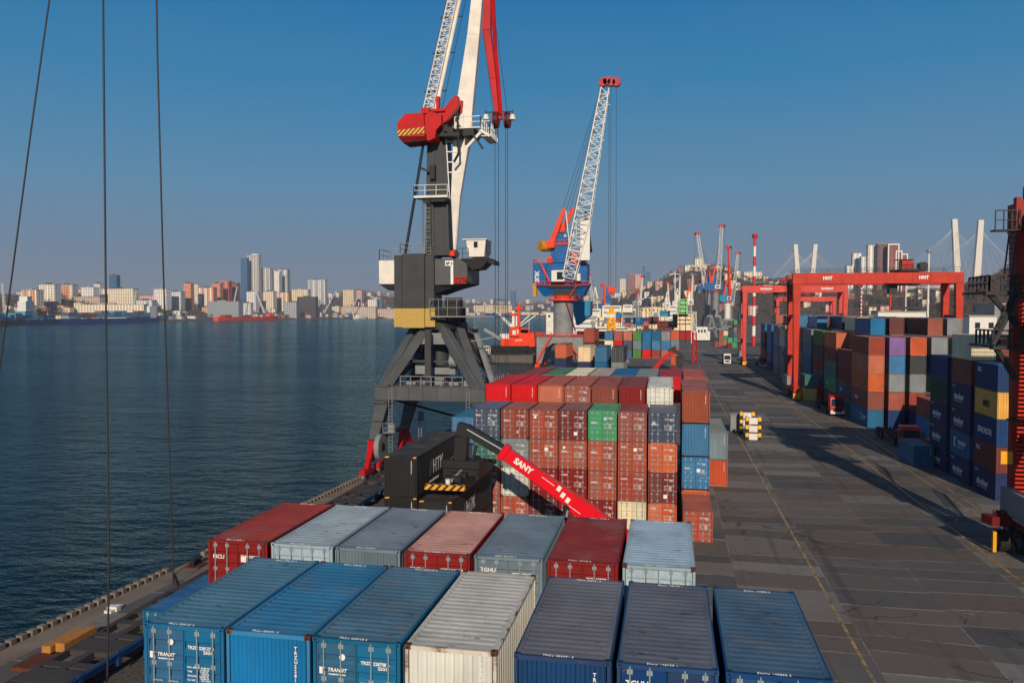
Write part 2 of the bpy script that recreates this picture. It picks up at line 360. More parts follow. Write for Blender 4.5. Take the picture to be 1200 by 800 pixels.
def water_mat():
    t = NT('harbour_water'); tc = t.n('ShaderNodeTexCoord'); co = tc.outputs['Object']
    col = t.mix(t.noise(co, .01, 3), (.0006,.010,.017), (.0010,.017,.027))
    a = t.noise(t.obj((.55, 1.0, 1), rnd=False), .55, 5, .6); b = t.noise(t.obj((.25, .5, 1), rnd=False), .28, 3, .5)
    wind = t.thr(t.noise(t.obj((.6, 1.6, 1), rnd=False), .012, 4, .6), .3, .7)
    bp = t.n('ShaderNodeBump', Distance=1.15); t.l(t.math('ADD', t.math('MULTIPLY', wind, .45), .6), bp.inputs['Strength']); t.l(t.math('ADD', t.math('MULTIPLY', a, .8), b), bp.inputs['Height'])
    t.t.nodes.remove(t.b); df = t.n('ShaderNodeBsdfDiffuse'); gl = t.n('ShaderNodeBsdfGlossy', Roughness=.08); gl.inputs['Color'].default_value = (.57,.88,.97,1); fr = t.n('ShaderNodeFresnel', IOR=1.30); ms = t.n('ShaderNodeMixShader')
    t.l(col, df.inputs['Color']); t.l(bp.outputs[0], df.inputs['Normal']); t.l(bp.outputs[0], gl.inputs['Normal']); t.l(bp.outputs[0], fr.inputs['Normal']); t.l(t.math('POWER', fr.outputs[0], 1.35), ms.inputs[0]); t.l(df.outputs[0], ms.inputs[1]); t.l(gl.outputs[0], ms.inputs[2]); t.l(ms.outputs[0], t.out.inputs['Surface'])
    return t.m
def sheet(name, pts, z, mat, kind='structure'):
    m = MB(); m.add([(x, y, z) for x, y in pts], [tuple(range(len(pts)))]); return m.build(name, mat, kind=kind)
EDGE = [(-40.5,-60), (-37.4,30), (-35.6,55), (-34.4,85), (-34.2,180), (-46,275), (-54,336), (-118,338), (-118,346), (-60,346), (-62,420), (-66,900), (-70,2600), (-70,5200)]
yard = sheet('ground', EDGE + [(3600,5200), (3600,-60)], 0, ground_mat())
sheet('water', [(-7000,-600), (3600,-600), (3600,9000), (-7000,9000)], -3.0, water_mat())
m = MB()
for (x0,y0),(x1,y1) in zip(EDGE, EDGE[1:]): m.add([(x0,y0,-.004),(x1,y1,-.004),(x1,y1,-4),(x0,y0,-4)], [(0,1,2,3)])
m.build('quay_wall', M['dark_concrete'], kind='structure')
M['rubber_dark'] = flat('dark_fender_beam', (34,32,30), .9)
M['quay_top'] = flat('quay_top_concrete', (118,106,94), .9, 0, var=.4, scale=.5)
m = MB()                                              # pale apron along the edge, a step above the yard
for (x0,y0),(x1,y1) in zip(EDGE[:7], EDGE[1:7]): m.add([(x0,y0,.004),(x0+1.9,y0,.004),(x1+1.9,y1,.004),(x1,y1,.004)], [(0,1,2,3)])
m.build('quay_apron_pavement', M['quay_top'], kind='structure')
m = MB(); y = -10
def edge_x(y):
    for (x0,y0),(x1,y1) in zip(EDGE, EDGE[1:]):
        if y0 <= y <= y1: return x0+(x1-x0)*(y-y0)/(y1-y0)
while y < 175:
    x = edge_x(y)
    if not (51.2 < y < 55): m.box(x-.16, x+.26, y, y+.40, .0, .32)
    y += .72
m.build('quay_kerb', M['quay_top'], kind='structure')
m = MB()
for (x0,y0),(x1,y1) in zip(EDGE[:5], EDGE[1:5]): m.hexa([(x0-.2,y0,-.9),(x1-.2,y1,-.9),(x1-.005,y1,-.9),(x0-.005,y0,-.9)][::-1], [(x0-.2,y0,.03),(x1-.2,y1,.03),(x1-.005,y1,.03),(x0-.005,y0,.03)][::-1])
m.build('quay_edge_beam_kerb', M['rubber_dark'], kind='structure')
m = MB()
for x in (-33.2, -30.35, -28.83): m.box(x-.04, x+.04, -30, 330, .0, .05)
for x in (-20.4, -19.9): m.box(x-.04, x+.04, 66, 330, .0, .05)
m.build('crane_rails', M['rusty'], kind='structure')
M['line_yellow'] = NT('worn_yellow_line').m
t = NT('worn_yellow_line'); wr = t.thr(t.noise(t.obj((1,1,1), rnd=False), .9, 6, .75), .40, .58)
t.l(t.mix(wr, (.10,.085,.06), (.42,.27,.07)), t.b.inputs['Base Color']); M['line_yellow'] = t.m
m = MB()
for x, wd in ((24.5, .24), (10.5, .2), (28.35, .16), (29.5, .16)): m.add([(x-wd/2,12,.004),(x+wd/2,12,.004),(x+wd/2,420,.004),(x-wd/2,420,.004)], [(0,1,2,3)])
m.build('road_markings', M['line_yellow'], kind='structure')

def interp(tb, x):
    if x <= tb[0][0]: return tb[0][1]
    for (a, va), (b, vb) in zip(tb, tb[1:]):
        if x <= b: return va+(vb-va)*(x-a)/(b-a)
    return tb[-1][1]
def bearing(x, y):                                    # photograph column of a ground bearing
    d = Vector((x, y, 0)); return 600+F*d.dot(RT)/max(1e-3, d.dot(Vector((FW.x, FW.y, 0)).normalized()))
SHORE = [(-60,1000),(0,1110),(185,1530),(300,1890),(460,2440),(580,3350),(655,3500),(700,2500),(760,1500),(860,1250),(1000,1050),(1120,800),(1300,700)]
RISE = [(-60,44),(0,46),(60,50),(140,50),(210,48),(280,46),(340,50),(385,66),(430,90),(470,72),(520,64),(560,58),(640,62),(700,62),(745,70),(790,98),(835,102),(880,76),(930,60),(1000,44),(1080,38),(1120,34),(1150,48),(1185,60),(1240,66),(1400,70)]
def land(px, t):                                      # t 0 at the shore, 1 far inland
    s = min(1, max(0, t/.24)); s = s*s*(3-2*s)
    n = math.sin(px*.11+t*9)*.5+math.sin(px*.043-t*14+1)*.5
    z = .8+s*interp(RISE, px)*(1+.08*n)
    return z if t > .01 else -3.6
m = MB(); cols = [(-80+i*9) for i in range(160)]; TS = [0,.012,.03,.06,.1,.14,.18,.22,.26,.3,.35,.42,.5,.65,.85,1.1]
for px in cols:
    d = at(px, 365, 1.0); k = d.x
    for t_ in TS:
        Y = interp(SHORE, px)*(1+t_); m.v.append((k*Y, Y, land(px, t_)))
for i in range(len(cols)-1):
    for j in range(len(TS)-1):
        a = i*len(TS)+j; b = a+len(TS); m.f.append((a, b, b+1, a+1)); m.m.append(0); m.sm.append(True)
t = NT('hill_scrub'); co = t.obj(rnd=False)
c = t.ramp(t.noise(co, .012, 6, .65), [(.3, (.052,.042,.036)), (.5, (.085,.070,.058)), (.62, (.13,.11,.09)), (.75, (.07,.062,.048))])
c = t.mix(t.thr(t.noise(co, .08, 6, .8), .35, .7), c, (.10,.085,.07)); t.l(c, t.b.inputs['Base Color']); t.b.inputs['Roughness'].default_value = .95
t.bump(t.noise(co, .15, 5, .8), 1, 4)
m.build('hills', t.m, kind='structure')

# ---------------------------------------------------------------- containers
W2 = 2.438/2
def corr(L, per, dep, e=.1):
    n = max(1, round((L-2*e)/per)); p = (L-2*e)/n; out = []
    for i in range(n):
        s = e+i*p; out += [(s, 0), (s+p*.28, 0), (s+p*.5, -dep), (s+p*.78, -dep)]
    out.append((L-e, 0)); return out
def mesh_parts(L, H, door):
    """meshes of one container size: walls, roof, frame, door leaf. Near end y=0, base z=0, centred on x."""
    P = {}
    b = MB(); z0, z1 = .14, H-.11
    for sgn in (-1, 1):
        pf = corr(L, .29, .036, .11); vs = []
        for s, o in pf: x = sgn*(W2-.03+o); vs += [(x, s, z0), (x, s, z1)]
        b.add(vs, [(2*i,2*i+2,2*i+3,2*i+1) if sgn > 0 else (2*i,2*i+1,2*i+3,2*i+2) for i in range(len(pf)-1)])
    for yy, sg in ((.03, 1), (L-.03, -1)):
        if door and sg == 1: b.add([(-W2+.1,.16,z0),(W2-.1,.16,z0),(W2-.1,.16,z1),(-W2+.1,.16,z1)], [(0,1,2,3)]); continue
        pf = corr(2*W2, .25, .045, .12); vs = []
        for s, o in pf: vs += [(s-W2, yy-sg*o, z0), (s-W2, yy-sg*o, z1)]
        b.add(vs, [(2*i,2*i+2,2*i+3,2*i+1) if sg > 0 else (2*i,2*i+1,2*i+3,2*i+2) for i in range(len(pf)-1)])
    b.add([(-W2+.05,.05,z0),(W2-.05,.05,z0),(W2-.05,L-.05,z0),(-W2+.05,L-.05,z0)], [(3,2,1,0)])
    P['body'] = b
    r = MB(); pf = corr(L, .30, .013, .22); pf = [(.1, 0)] + pf + [(L-.1, 0)]; vs = []
    xe = W2-.16
    for s, o in pf: vs += [(-xe, s, H-.012+o), (xe, s, H-.012+o)]
    r.add(vs, [(2*i,2*i+1,2*i+3,2*i+2) for i in range(len(pf)-1)])
    for sg in (-1, 1): r.add([(sg*xe,.1,H-.012),(sg*(W2-.05),.1,H-.012),(sg*(W2-.05),L-.1,H-.012),(sg*xe,L-.1,H-.012)], [(0,1,2,3) if sg > 0 else (3,2,1,0)])
    P['roof'] = r
    f = MB()
    for sx in (-1, 1):
        xa, xb = sorted((sx*W2, sx*(W2-.1)))
        f.box(xa, xb, .115, L-.115, H-.10, H-.022); f.box(xa, xb, .115, L-.115, .03, .15)
        for ya, yb in ((.012,.1), (L-.1, L-.012)):
            f.box(xa+.006, xb-.006, ya, yb, .12, H-.12)
        for ya, yb in ((0,.165), (L-.165, L)):
            xc, xd = sorted((sx*(W2+.002), sx*(W2-.16)))
            f.box(xc, xd, ya-.003, yb+.003, 0, .118, 1); f.box(xc, xd, ya-.003, yb+.003, H-.118, H, 1)
            if ya == 0:
                for zc in (.06, H-.06): f.add([(sx*(W2-.08)+a*.035, -.006, zc+c_*.032) for a, c_ in ((-1,-1),(1,-1),(1,1),(-1,1))], [(0,1,2,3)], 2)
            yc = (ya+yb)/2; f.add([(sx*(W2-.08)+a*.035, yc+c_*.05, H+.003) for a, c_ in ((-1,-1),(1,-1),(1,1),(-1,1))], [(0,1,2,3)], 2)
    for ya, yb in ((.01,.1), (L-.1, L-.01)):
        f.box(-W2+.16, W2-.16, ya, yb, .02, .15); f.box(-W2+.16, W2-.16, ya, yb, H-.13, H-.018)
    P['frame'] = f
    if door:
        d = MB(); h0, h1 = .17, H-.15; xw0, xw1 = -W2+.125, -.012; n = 5; zs = []
        hp = (h1-h0-.2)/n; zz = [(h0,.03),(h0+.1,.03)]
        for i in range(n):
            a = h0+.1+i*hp; zz += [(a+.05,.075),(a+hp*.45,.075),(a+hp*.55,.03),(a+hp*.97,.03)]
        zz += [(h1,.03)]; vs = []
        for z_, y_ in zz: vs += [(xw0, y_, z_), (xw1, y_, z_)]
        d.add(vs, [(2*i,2*i+1,2*i+3,2*i+2) for i in range(len(zz)-1)])
        d.box(xw0-.01, xw0+.03, .012, .05, h0, h1, 0); d.box(xw1-.03, xw1+.002, .012, .05, h0, h1, 0)
        P['door'] = d
        k = MB(); k.tube((0,-.012,.1),(0,-.012,H-.06),.022,6)
        for z_ in (.14, .75, 1.5, H-.2): k.box(-.07,.07,-.006,.03,z_-.06,z_+.06)
        k.box(-.02,.3,-.045,-.02,1.02,1.06)
        P['lock_rod'] = k
    return P
CM = {}
def cmesh(L, H, door, part):
    key = (L, H, door)
    if key not in CM:
        P = mesh_parts(L, H, door); D = {}
        g, rb, bk = M['galv'], M['rusty'], M['black_steel']; wm = wallmat('grey')
        for n_, mb in P.items():
            D[n_] = mb.mesh({'lock_rod': 'lock_rod'}.get(n_, n_), {'body':[wm], 'roof':[wm], 'frame':[wm, rb, bk], 'door':[wm, bk], 'lock_rod':[g]}[n_])
        if door:                                      # second leaf: mirrored
            r = MB(); src = P['door']; r.v = [(-x,y,z) for x,y,z in src.v]; r.f = [tuple(reversed(q)) for q in src.f]; r.m = list(src.m); r.sm = list(src.sm); D['door2'] = r.mesh('door', [wm, bk])
            w_ = MB()                                 # both leaves with their rods for far boxes
            for q in ('door',): w_.add(src.v, src.f); w_.m = list(src.m)
            b0 = len(w_.v); w_.v += r.v; w_.f += [tuple(i+b0 for i in q) for q in r.f]; w_.m += r.m; w_.sm += r.sm
            for x in (-.9,-.42,.42,.9): w_.tube((x,-.012,.1),(x,-.012,H-.06),.026,5,2)
            w_.m = w_.m; D['doors'] = w_.mesh('doors', [wm, bk, g])
        one = MB(); q = 0
        for n_ in ('body','roof','frame'):
            s_ = P[n_]; b0 = len(one.v); one.v += s_.v; one.f += [tuple(i+b0 for i in q_) for q_ in s_.f]; one.m += [{'body':0,'roof':1,'frame':2+mm}[n_] if n_ != 'frame' else 2+mm for mm in s_.m]; one.sm += s_.sm
        if door:
            for src_ in (P['door'], r):
                b0 = len(one.v); one.v += src_.v; one.f += [tuple(i+b0 for i in q_) for q_ in src_.f]; one.m += [{0:0,1:4}[mm] for mm in src_.m]; one.sm += src_.sm
            for x in (-.9,-.42,.42,.9): one.tube((x,-.012,.1),(x,-.012,H-.06),.026,4,5)
        D['one'] = one.mesh('shipping_container', [wm, wm, wm, rb, bk, g])
        CM[key] = D
    return CM[key][part]
STICK = {}
M['sticker_blue'] = flat('pale_blue_sticker', (150,185,205), .6); M['sticker_red'] = flat('red_sticker', (190,60,60), .6); M['sticker_grey'] = flat('grey_patch', (130,120,112), .7)
def ink(s, size, col, x, y, z, root, face=FACE_FRONT, bold=0, **k):
    return text(s, size, Matrix.Translation((x, y, z)) @ face, M[col], root, bold=bold, **k)
SER = ['TRZU 228127 0\n              22G1','TRZU 228708 6\n              22G1','TGHU 301564 2\n              22G1','FSCU 716230 9\n              22G1','CAXU 664110 3\n              22G1']
TBL = 'MAX. GROSS   30.480 KG\n                       67.200 LB\nTARE              2.230 KG\n                         4.920 LB\nPAYLOAD     28.250 KG\n                       62.280 LB\nCU. CAP.          33.2 CU.M'
def container(X, Y, Z, L, H, col, door=True, det=1, label=None, group=None, roof=None, marks=None, cat='container', frame=None):
    wm, rm = wallmat(col), roofmat(col, roof); fm = wallmat(frame) if frame else wm
    rb, bk, g = (M['rusty'] if frame == 'rust' or (X*7+Y) % 5 < 1 else fm), M['black_steel'], M['galv']
    if det == 0:
        o = inst('shipping_container', cmesh(L, H, door, 'one'), (X, Y, Z), None, [wm, rm, fm, rb, bk, g])
        ORG[o.name] = Vector((X, Y, Z)); root = o
    else:
        root = thing('shipping_container', None, None, (X, Y, Z))
        inst('body', cmesh(L, H, door, 'body'), (0,0,0), root, [wm])
        inst('roof', cmesh(L, H, door, 'roof'), (0,0,0), root, [rm])
        inst('frame', cmesh(L, H, door, 'frame'), (0,0,0), root, [fm, rb, bk])
        if door:
            for k_, s_ in (('door', -1), ('door2', 1)):
                d = inst('door', cmesh(L, H, door, k_), (0,0,0), root, [wm, bk])
                if det == 2:
                    for x in (.42, .9): inst('lock_rod', cmesh(L, H, door, 'lock_rod'), (s_*x, 0, 0), d)
            if det == 1:
                pass
            if det == 1:
                for x in (-.9, -.42, .42, .9): inst('lock_rod', cmesh(L, H, door, 'lock_rod'), (x, 0, 0), root)
    tag(root, label, cat, group or 'shipping containers stacked on the quay')
    if marks: marks(root, L, H)
    return root
def door_marks(i, big=True, ink_='white_ink', patch=True):
    def f(root, L, H):
        ink(SER[i % 5], .12, ink_, .14, -.004, H-.62, root, bold=.004)
        if big: ink(TBL, .062, ink_, .12, -.004, H-1.15, root, bold=.002)
        rnd = random.Random(i*7+1)
        if big and patch and rnd.random() < .6: ink(SER[(i+2) % 5][:4], .2, ink_, -1.0, -.004, H-rnd.choice((.55,.7,1.1)), root, bold=.006)
        if patch and rnd.random() < .75:
            q = MB(); a = rnd.choice((-.75,-.6,.25)); z = rnd.choice((1.9,1.7,.55)); s = rnd.uniform(.1,.17); q.box(a-s, a+s, .0, .012, z-s, z+s)
            inst('door_placard', q.mesh('door_placard', [rnd.choice([M['white_ink'], M['white_ink'], M['sticker_blue'], M['sticker_red'], M['sticker_grey']])]), (0, 0, 0), root)
    return f
def top_ink(s):
    def f(root, L, H):
        text(s, .12, Matrix.Translation((-.5, .05, H+.004)) , M['white_ink'], root)
        text(s, .12, Matrix.Translation((-.3, L-.26, H+.004)), M['white_ink'], root)
    return f
def multi(*fs):
    def f(root, L, H):
        for q in fs: q(root, L, H)
    return f
def transit(root, L, H):
    q = MB(); q.box(-1.03,-.94,-.002,.012,H-.96,H-.78); q.box(-.94,-.87,-.002,.012,H-.82,H-.78); q.box(-.89,-.87,-.002,.012,H-1.0,H-.88)
    inst('logo', q.mesh('logo', [M['white_ink']]), (0,0,0), root)
    ink('TRANSIT', .135, 'white_ink', -.80, -.006, H-.88, root, bold=.004, shear=.25)
    ink('TRANSPORT GROUP', .052, 'white_ink', -.77, -.006, H-.97, root, bold=.003)
    q = MB(); q.tube((-.38,-.006,H-.48),(-.38,.01,H-.48),.085,16); inst('sticker', q.mesh('sticker', [M['white_ink']]), (0,0,0), root)
def side_word(word, size, x, z, ink_='white_ink', y=None):
    def f(root, L, H):
        ink(word, size, ink_, -W2-.012, (y if y is not None else L*.80), z, root, FACE_LEFT, bold=size*.03)
        ink('00 4321 7', size*.3, ink_, -W2-.012, L*.93, H-.5, root, FACE_LEFT)
    return f
def blank_marks(root, L, H):                         # vertical serial on a blank end
    text('\n'.join('TRZU2281'), .13, Matrix.Translation((.78,-.004,H-.4)) @ FACE_FRONT, M['white_ink'], root, bold=.004)
def edge_marks(i):
    def f(root, L, H): ink(SER[i % 5].split('\n')[0], .1, 'white_ink', -.1, .1, H-.24+.14, root)
    return f
NEARG = 'containers of the two nearest rows'
T = 2.59
def col_x(x0, i, p=2.52): return x0+W2+i*p
A = [('blue',True,'faded blue container with white transit lettering, leftmost of the nearest row'),
     ('bright_blue',False,'blue container with plain ribbed end, second from left in nearest row'),
     ('blue',True,'blue container with transit lettering beside the white one, nearest row'),
     ('white',False,'white container with rusty corner posts in the nearest row'),
     ('deep_blue',False,'navy container with purple grey roof just right of the white one'),
     ('deep_blue',True,'navy container with slate roof, second from right in nearest row'),
     ('deep_blue',True,'dark blue container at right end of nearest row, beside open asphalt')]
AR = [(74,122,146),(36,112,152),(74,112,134),(196,194,184),(106,106,114),(92,98,112),(62,92,116)]
AX = [-14.25,-11.74,-9.22,-6.66,-3.78,-1.2,1.4]
for i, (c, d, lb) in enumerate(A):
    if i in (0, 2): mk = multi(door_marks(0 if i == 0 else 1, True, 'white_ink', False), transit, top_ink('TRZU 228127 0' if i == 0 else 'TRZU 228708 6'))
    elif d: mk = multi(door_marks(i), top_ink('SKLU 142709 1' if i == 5 else 'SKHU 140852 3'))
    else: mk = multi(blank_marks, top_ink('TRZU 226091 5') if i != 3 else (lambda *a: None))
    container(AX[i]+W2, 19.4, 3*T+.03, 6.058, T, c, d, 2, lb, NEARG, AR[i], mk, frame='rust' if c == 'white' else None)
    for k, cc in enumerate(('brick','blue','maroon')):
        if i not in (0, 6): continue
        container(AX[i]+W2, 19.4, k*T+.01*k, 6.058, T, ['brick','blue','navy','maroon','grey','orange','teal'][(i*2+k*3) % 7], True, 0,
                  f"container under the nearest row, {ordinal(i,7)} column, {['bottom','second','third'][k]} tier", 'containers under the nearest row')
Bq = [('dark_red',True,(158,50,30),'dark red container with rusty door end, leftmost in second row'),
      ('pale_blue',True,(160,176,184),'pale grey blue container beside the leftmost dark red one, second row'),
      ('blue_grey',False,(118,130,142),'blue grey container with half darker roof, second row'),
      ('red',True,(204,150,134),'container with sun bleached pink roof and red doors, second row'),
      ('blue_grey',True,(110,128,140),'grey blue container with stained roof right of the pink roofed one'),
      ('dark_red',True,(136,34,24),'deep red container between grey blue and pale blue ones, second row'),
      ('pale_blue',True,(162,186,202),'pale blue container with scraped roof, right end of second row')]
for i, (c, d, rc, lb) in enumerate(Bq):
    mk = multi(door_marks(i+1), top_ink(['FESU 210552 4','TRLU 309811 0','TEMU 530902 7','CAIU 288301 2','GESU 254700 3','TTNU 107722 5','TCKU 165038 2'][i])) if d else top_ink('TEMU 530902 7')
    container(col_x(-17.1, i, 2.6), 27.1, 3*T+.03+(.0), 6.058, T, 'dark_red' if c == 'red' else c, d, 2, lb, NEARG, rc, mk)
    for k in range(3):
        if i not in (0, 6): continue
        container(col_x(-17.1, i, 2.6), 27.1, k*T+.01*k, 6.058, T, ['maroon','blue','grey','brick','navy','orange','brick'][(i*3+k*2) % 7], True, 0,
                  f"container under the second row, {ordinal(i,7)} column, {['bottom','second','third'][k]} tier", 'containers under the second row')
container(-27.1, 38.5, 0, 6.058, 2.6, 'blue', True, 1, 'low blue container on the ground beside the flat wagons', roof=(30,92,140))
# wall of door ends behind the red lifting boom
C1 = {4:['slate','brown','brick','maroon','green','brown','slate'], 3:['slate','grey','brick','brick','brick','brick','orange'],
      2:['brick','white','dark_red','dark_red','brick','brick','maroon'], 1:['brick','brick','maroon','dark_red','dark_red','cream','orange']}
C1R = {0:(88,100,124),1:(150,88,76),2:(152,84,70),3:(128,84,84),4:(72,148,110),5:(136,62,58),6:(104,106,112)}
TW = {1:'bottom',2:'second',3:'third',4:'top'}
for tr, row in C1.items():
    for i, c in enumerate(row):
        if tr < 4 and i == 0 and tr == 3: c = 'teal'
        container(col_x(-17.15, i, 2.58), 69.0, (tr-1)*2.6, 6.058, T, c, True, 1 if tr > 0 else 0,
                  f"{cname(c)} container, {ordinal(i,7)} column, {TW[tr]} tier, wall behind red boom", 'door end wall behind the boom',
                  C1R[i] if tr == 4 else None, door_marks(i*5+tr, big=True))
H2 = 2.97
c2 = [('red',False,None),('red',False,None),('orange',False,(164,84,64)),('brick',True,(160,86,62)),('brown',False,(146,70,60)),('dark_red',False,(122,56,50)),('white',True,(196,198,190))]
for i, (c, d, rc) in enumerate(c2):
    x = col_x(-17.6, i, 2.6)
    container(x, 76.0, 9.0, 12.19, 2.9, c, d, 1, f"{cname(c)} container {'with doors' if d else 'with ribbed end'}, {ordinal(i,7)} of the raised row behind the wall",
              'raised row behind the wall', rc, door_marks(i+3) if d else blank_marks)
    if i in (0, 6):
        for k in range(3): container(x, 76.0, k*H2, 12.19, 2.9, ['maroon','navy','brick'][k], False, 0, f"{['maroon','navy','brick red'][k]} container in the {ordinal(i,7)} stack under the raised row", 'raised row behind the wall')
c3 = [('dark_red',(138,48,50)),('green',(72,116,88)),('cream',(232,220,190)),('grey',(168,158,146)),('bright_blue',(18,92,142)),('grey',(120,130,132)),('red',(150,46,56)),('brick',(170,80,62))]
for i, (c, rc) in enumerate(c3):
    x = col_x(-16.6, i, 2.6)+(-.0)
    container(x, 88.7, 9.0, 12.19, 2.9, c, False, 0, f"{cname(c)} container with long roof, {ordinal(i,8)} of the farthest row of the big block", 'farthest row of the big block', rc)
    if i == 7:
        for k in range(3): container(x, 88.7, k*H2, 12.19, 2.9, ['brick','blue','brick'][k], False, 0, f"{['brick red','blue','orange red'][k]} container {['at the bottom','second up','third up'][k]}, {ordinal(i,8)} stack of farthest row", 'farthest row of the big block')
XR = 2.45
container(XR, 66.8, 0, 6.058, T, 'brick', True, 1, 'brick red container alone on the asphalt before the tall right stack', roof=(172,86,62), marks=door_marks(11))
for k, (c, d) in enumerate((('orange',False),('bright_blue',True),('bright_blue',False),('brown',False))):
    container(XR, 73.2, k*3.0, 12.19, 2.9, c, d, 1, f"{['orange brown container at bottom','bright blue container with doors','blue container with ribbed end','red brown container on top'][k]} of the tall right stack",
              'tall stack at the right edge of the big block', (146,86,78), door_marks(13) if d else blank_marks)
for k, c in enumerate(('orange','blue_grey')):
    container(5.15, 88.7, k*2.95, 12.19, 2.9, c, False, 1, f"{['orange container on the asphalt','grey container on top'][k]} of the low stack beside the road", 'low stack beside the road', (130,136,134), blank_marks)
# black boxes by the portal crane
def black_logo(root, L, H):
    for a, cm in ((9.3,'cyan'),(9.0,'magenta')):
        q = MB(); q.add([(W2+.012,L-a,H-2.0),(W2+.012,L-a+.25,H-2.0),(W2+.012,L-a+.6,H-.9),(W2+.012,L-a+.35,H-.9)], [(0,1,2,3)])
        inst('logo', q.mesh('logo', [M[cm]]), (0,0,0), root)
    ink('НТК', 1.35, 'white_ink', W2+.014, 3.9, H-1.9, root, FACE_RIGHT, bold=.03)
    ink('www.ntk-trans.ru', .34, 'white_ink', W2+.014, 3.0, H-2.5, root, FACE_RIGHT, bold=.008)
    q = MB()
    for s in (-1, 1): q.box(s*.98-.2, s*.98+.2, -.008, .01, H-.12, H-.02)
    inst('hazard_strip', q.mesh('hazard_strip', [M['hazard_red']]), (0,0,0), root)
    blank_marks(root, L, H)
for k in range(3):
    container(-18.65, 53.6, k*2.92, 12.19, 2.896, 'black', False, 1, f"black container with white and magenta logo, {['bottom','middle','top'][k]} of the tall black stack", 'black containers beside the portal crane', marks=black_logo)
for k in range(2):
    container(-15.9, 53.0, k*2.92, 12.19, 2.896, 'black', False, 1, f"black container, {['lower','upper'][k]} one under the lifting spreader", 'black containers beside the portal crane', marks=black_logo)
container(-22.0, 68.8, 2.6, 6.058, T, 'brick', True, 0, 'salmon red container seen just over the black stack', roof=(190,110,90))
container(-22.0, 68.8, 0, 6.058, T, 'maroon', True, 0, 'maroon container under the salmon red one behind the black stack')
container(-19.85, 76.0, 6, 12.19, T, 'bright_blue', True, 0, 'bright blue container beside the slate one by the crane legs')
for k in range(2): container(-19.85, 76.0, k*2.95, 12.19, 2.9, 'navy', True, 0, f"navy container {['at ground level','one tier up'][k]} under the bright blue one", 'navy containers under the bright blue one')

# right yard, 20 ft lanes by the road: G3 nearest, G2, G1
def stack(X, Y, L, cols, h, name, grp, door=False, det=0, start=0, roofs=None, marks=None, gap=.02):
    n = len(cols)
    for k, c in enumerate(cols):
        if c is None: continue
        tier = 'bottom' if k+start == 0 else ('top' if k == n-1 else ordinal(k+start))
        container(X+W2, Y, (k+start)*(h+gap), L, h, c, door, det, f"{cname(c)} container, {tier} tier, {name}", grp,
                  roofs.get(k) if roofs else None, (marks or {}).get(k))
sk = side_word('sinokor', 1.0, 0, .9, y=5.0)
def skx(root, L, H): sk(root, L, H); ink('SINOKOR MERCHANT MARINE', .19, 'white_ink', -W2-.012, 4.8, .6, root, FACE_LEFT)
def skcap(root, L, H): ink('SINOKOR', .85, 'white_ink', -W2-.012, 5.0, .9, root, FACE_LEFT, bold=.03)
def trs(root, L, H):
    ink('TRANSIT', .62, 'white_ink', -W2-.012, 3.6, 1.3, root, FACE_LEFT, bold=.02, shear=.2); ink('TRANSPORT GROUP', .2, 'white_ink', -W2-.012, 3.6, .95, root, FACE_LEFT)
    q = MB(); q.box(-W2-.014, -W2+.01, 4.5, 4.75, .9, 2.0); q.box(-W2-.014, -W2+.01, 4.2, 4.5, 1.75, 2.0); q.box(-W2-.014, -W2+.01, 4.2, 4.5, .9, 1.1); inst('logo', q.mesh('logo', [M['white_ink']]), (0,0,0), root)
def boxlogo(root, L, H): ink('MSC', .9, 'black_ink', -W2-.012, 3.7, 1.0, root, FACE_LEFT, bold=.04)
def klc(root, L, H): ink('KLC', .6, 'white_ink', -W2-.012, 5.3, 1.8, root, FACE_LEFT, bold=.02)
HG = 2.72
stack(32.3, 87.3, 6.058, ['navy','maroon','deep_blue','yellow','deep_blue'], HG, 'nearest stack of the right yard', 'right yard roadside stacks', False, 1, marks={0:skx,1:klc,2:skcap,3:boxlogo,4:klc}, roofs={4:(70,130,175)})
stack(32.2, 94.3, 6.058, ['navy','blue','navy','navy','brown','cream'], HG, 'second roadside stack of right yard', 'right yard roadside stacks', False, 1, marks={0:skx,1:trs,2:skx,3:skx})
stack(32.1, 101.4, 6.058, ['navy','navy','navy','dark_green','deep_blue'], HG, 'third roadside stack of right yard', 'right yard roadside stacks', False, 1, marks={0:skx,1:skx,2:skx})
for i, cc in enumerate((['orange','blue','brick','blue','bright_blue'],['brick','navy','orange','brick','grey'],['blue','orange','green','navy','brick'])):
    if i == 2: continue
    stack(35.1+2.9*i, 87.3, 6.058, cc, HG, f"{ordinal(i+1)} stack in from the road, nearest yard line", 'nearest right yard line', False, 0)
for i, cc in enumerate((['brick','navy','grey','blue','deep_blue','brick'],['grey','blue','brick','teal','blue','red'],['blue','brick','grey','brick','navy','grey'])):
    stack(35.1+2.9*i, 94.3, 6.058, [None]*3+cc[3:], HG, f"{ordinal(i+1)} stack in from the road, second yard line", 'second right yard line', False, 0)
stack(38.1, 122, 12.19, ['bright_blue','brick'], 2.9, 'low pair behind the parked red truck', 'low pair behind the parked red truck', False, 1)
stack(41.0, 112, 6.058, ['green','teal'], 2.9, 'short green pair beside the truck', 'short green pair', False, 0)
stack(41.2, 119, 6.058, ['green','grey','dark_red'], 2.6, 'narrow stack beside the orange red roof', 'narrow stack behind the truck', False, 0)
S = [['blue','brown','orange','orange','brick'],['deep_blue','brick','grey','bright_blue','purple'],['navy','brick','grey','charcoal','orange'],['dark_green','brick','grey','blue','grey'],
     ['navy','grey','brick','blue','grey'],['blue','cream','brick','blue','red'],['brick','blue','grey','navy','brick']]
def ltxt(s, size=.9, y=9.5, z=1.1):
    return lambda root, L, H: ink(s, size, 'white_ink', -W2-.012, y, z, root, FACE_LEFT, bold=.02)
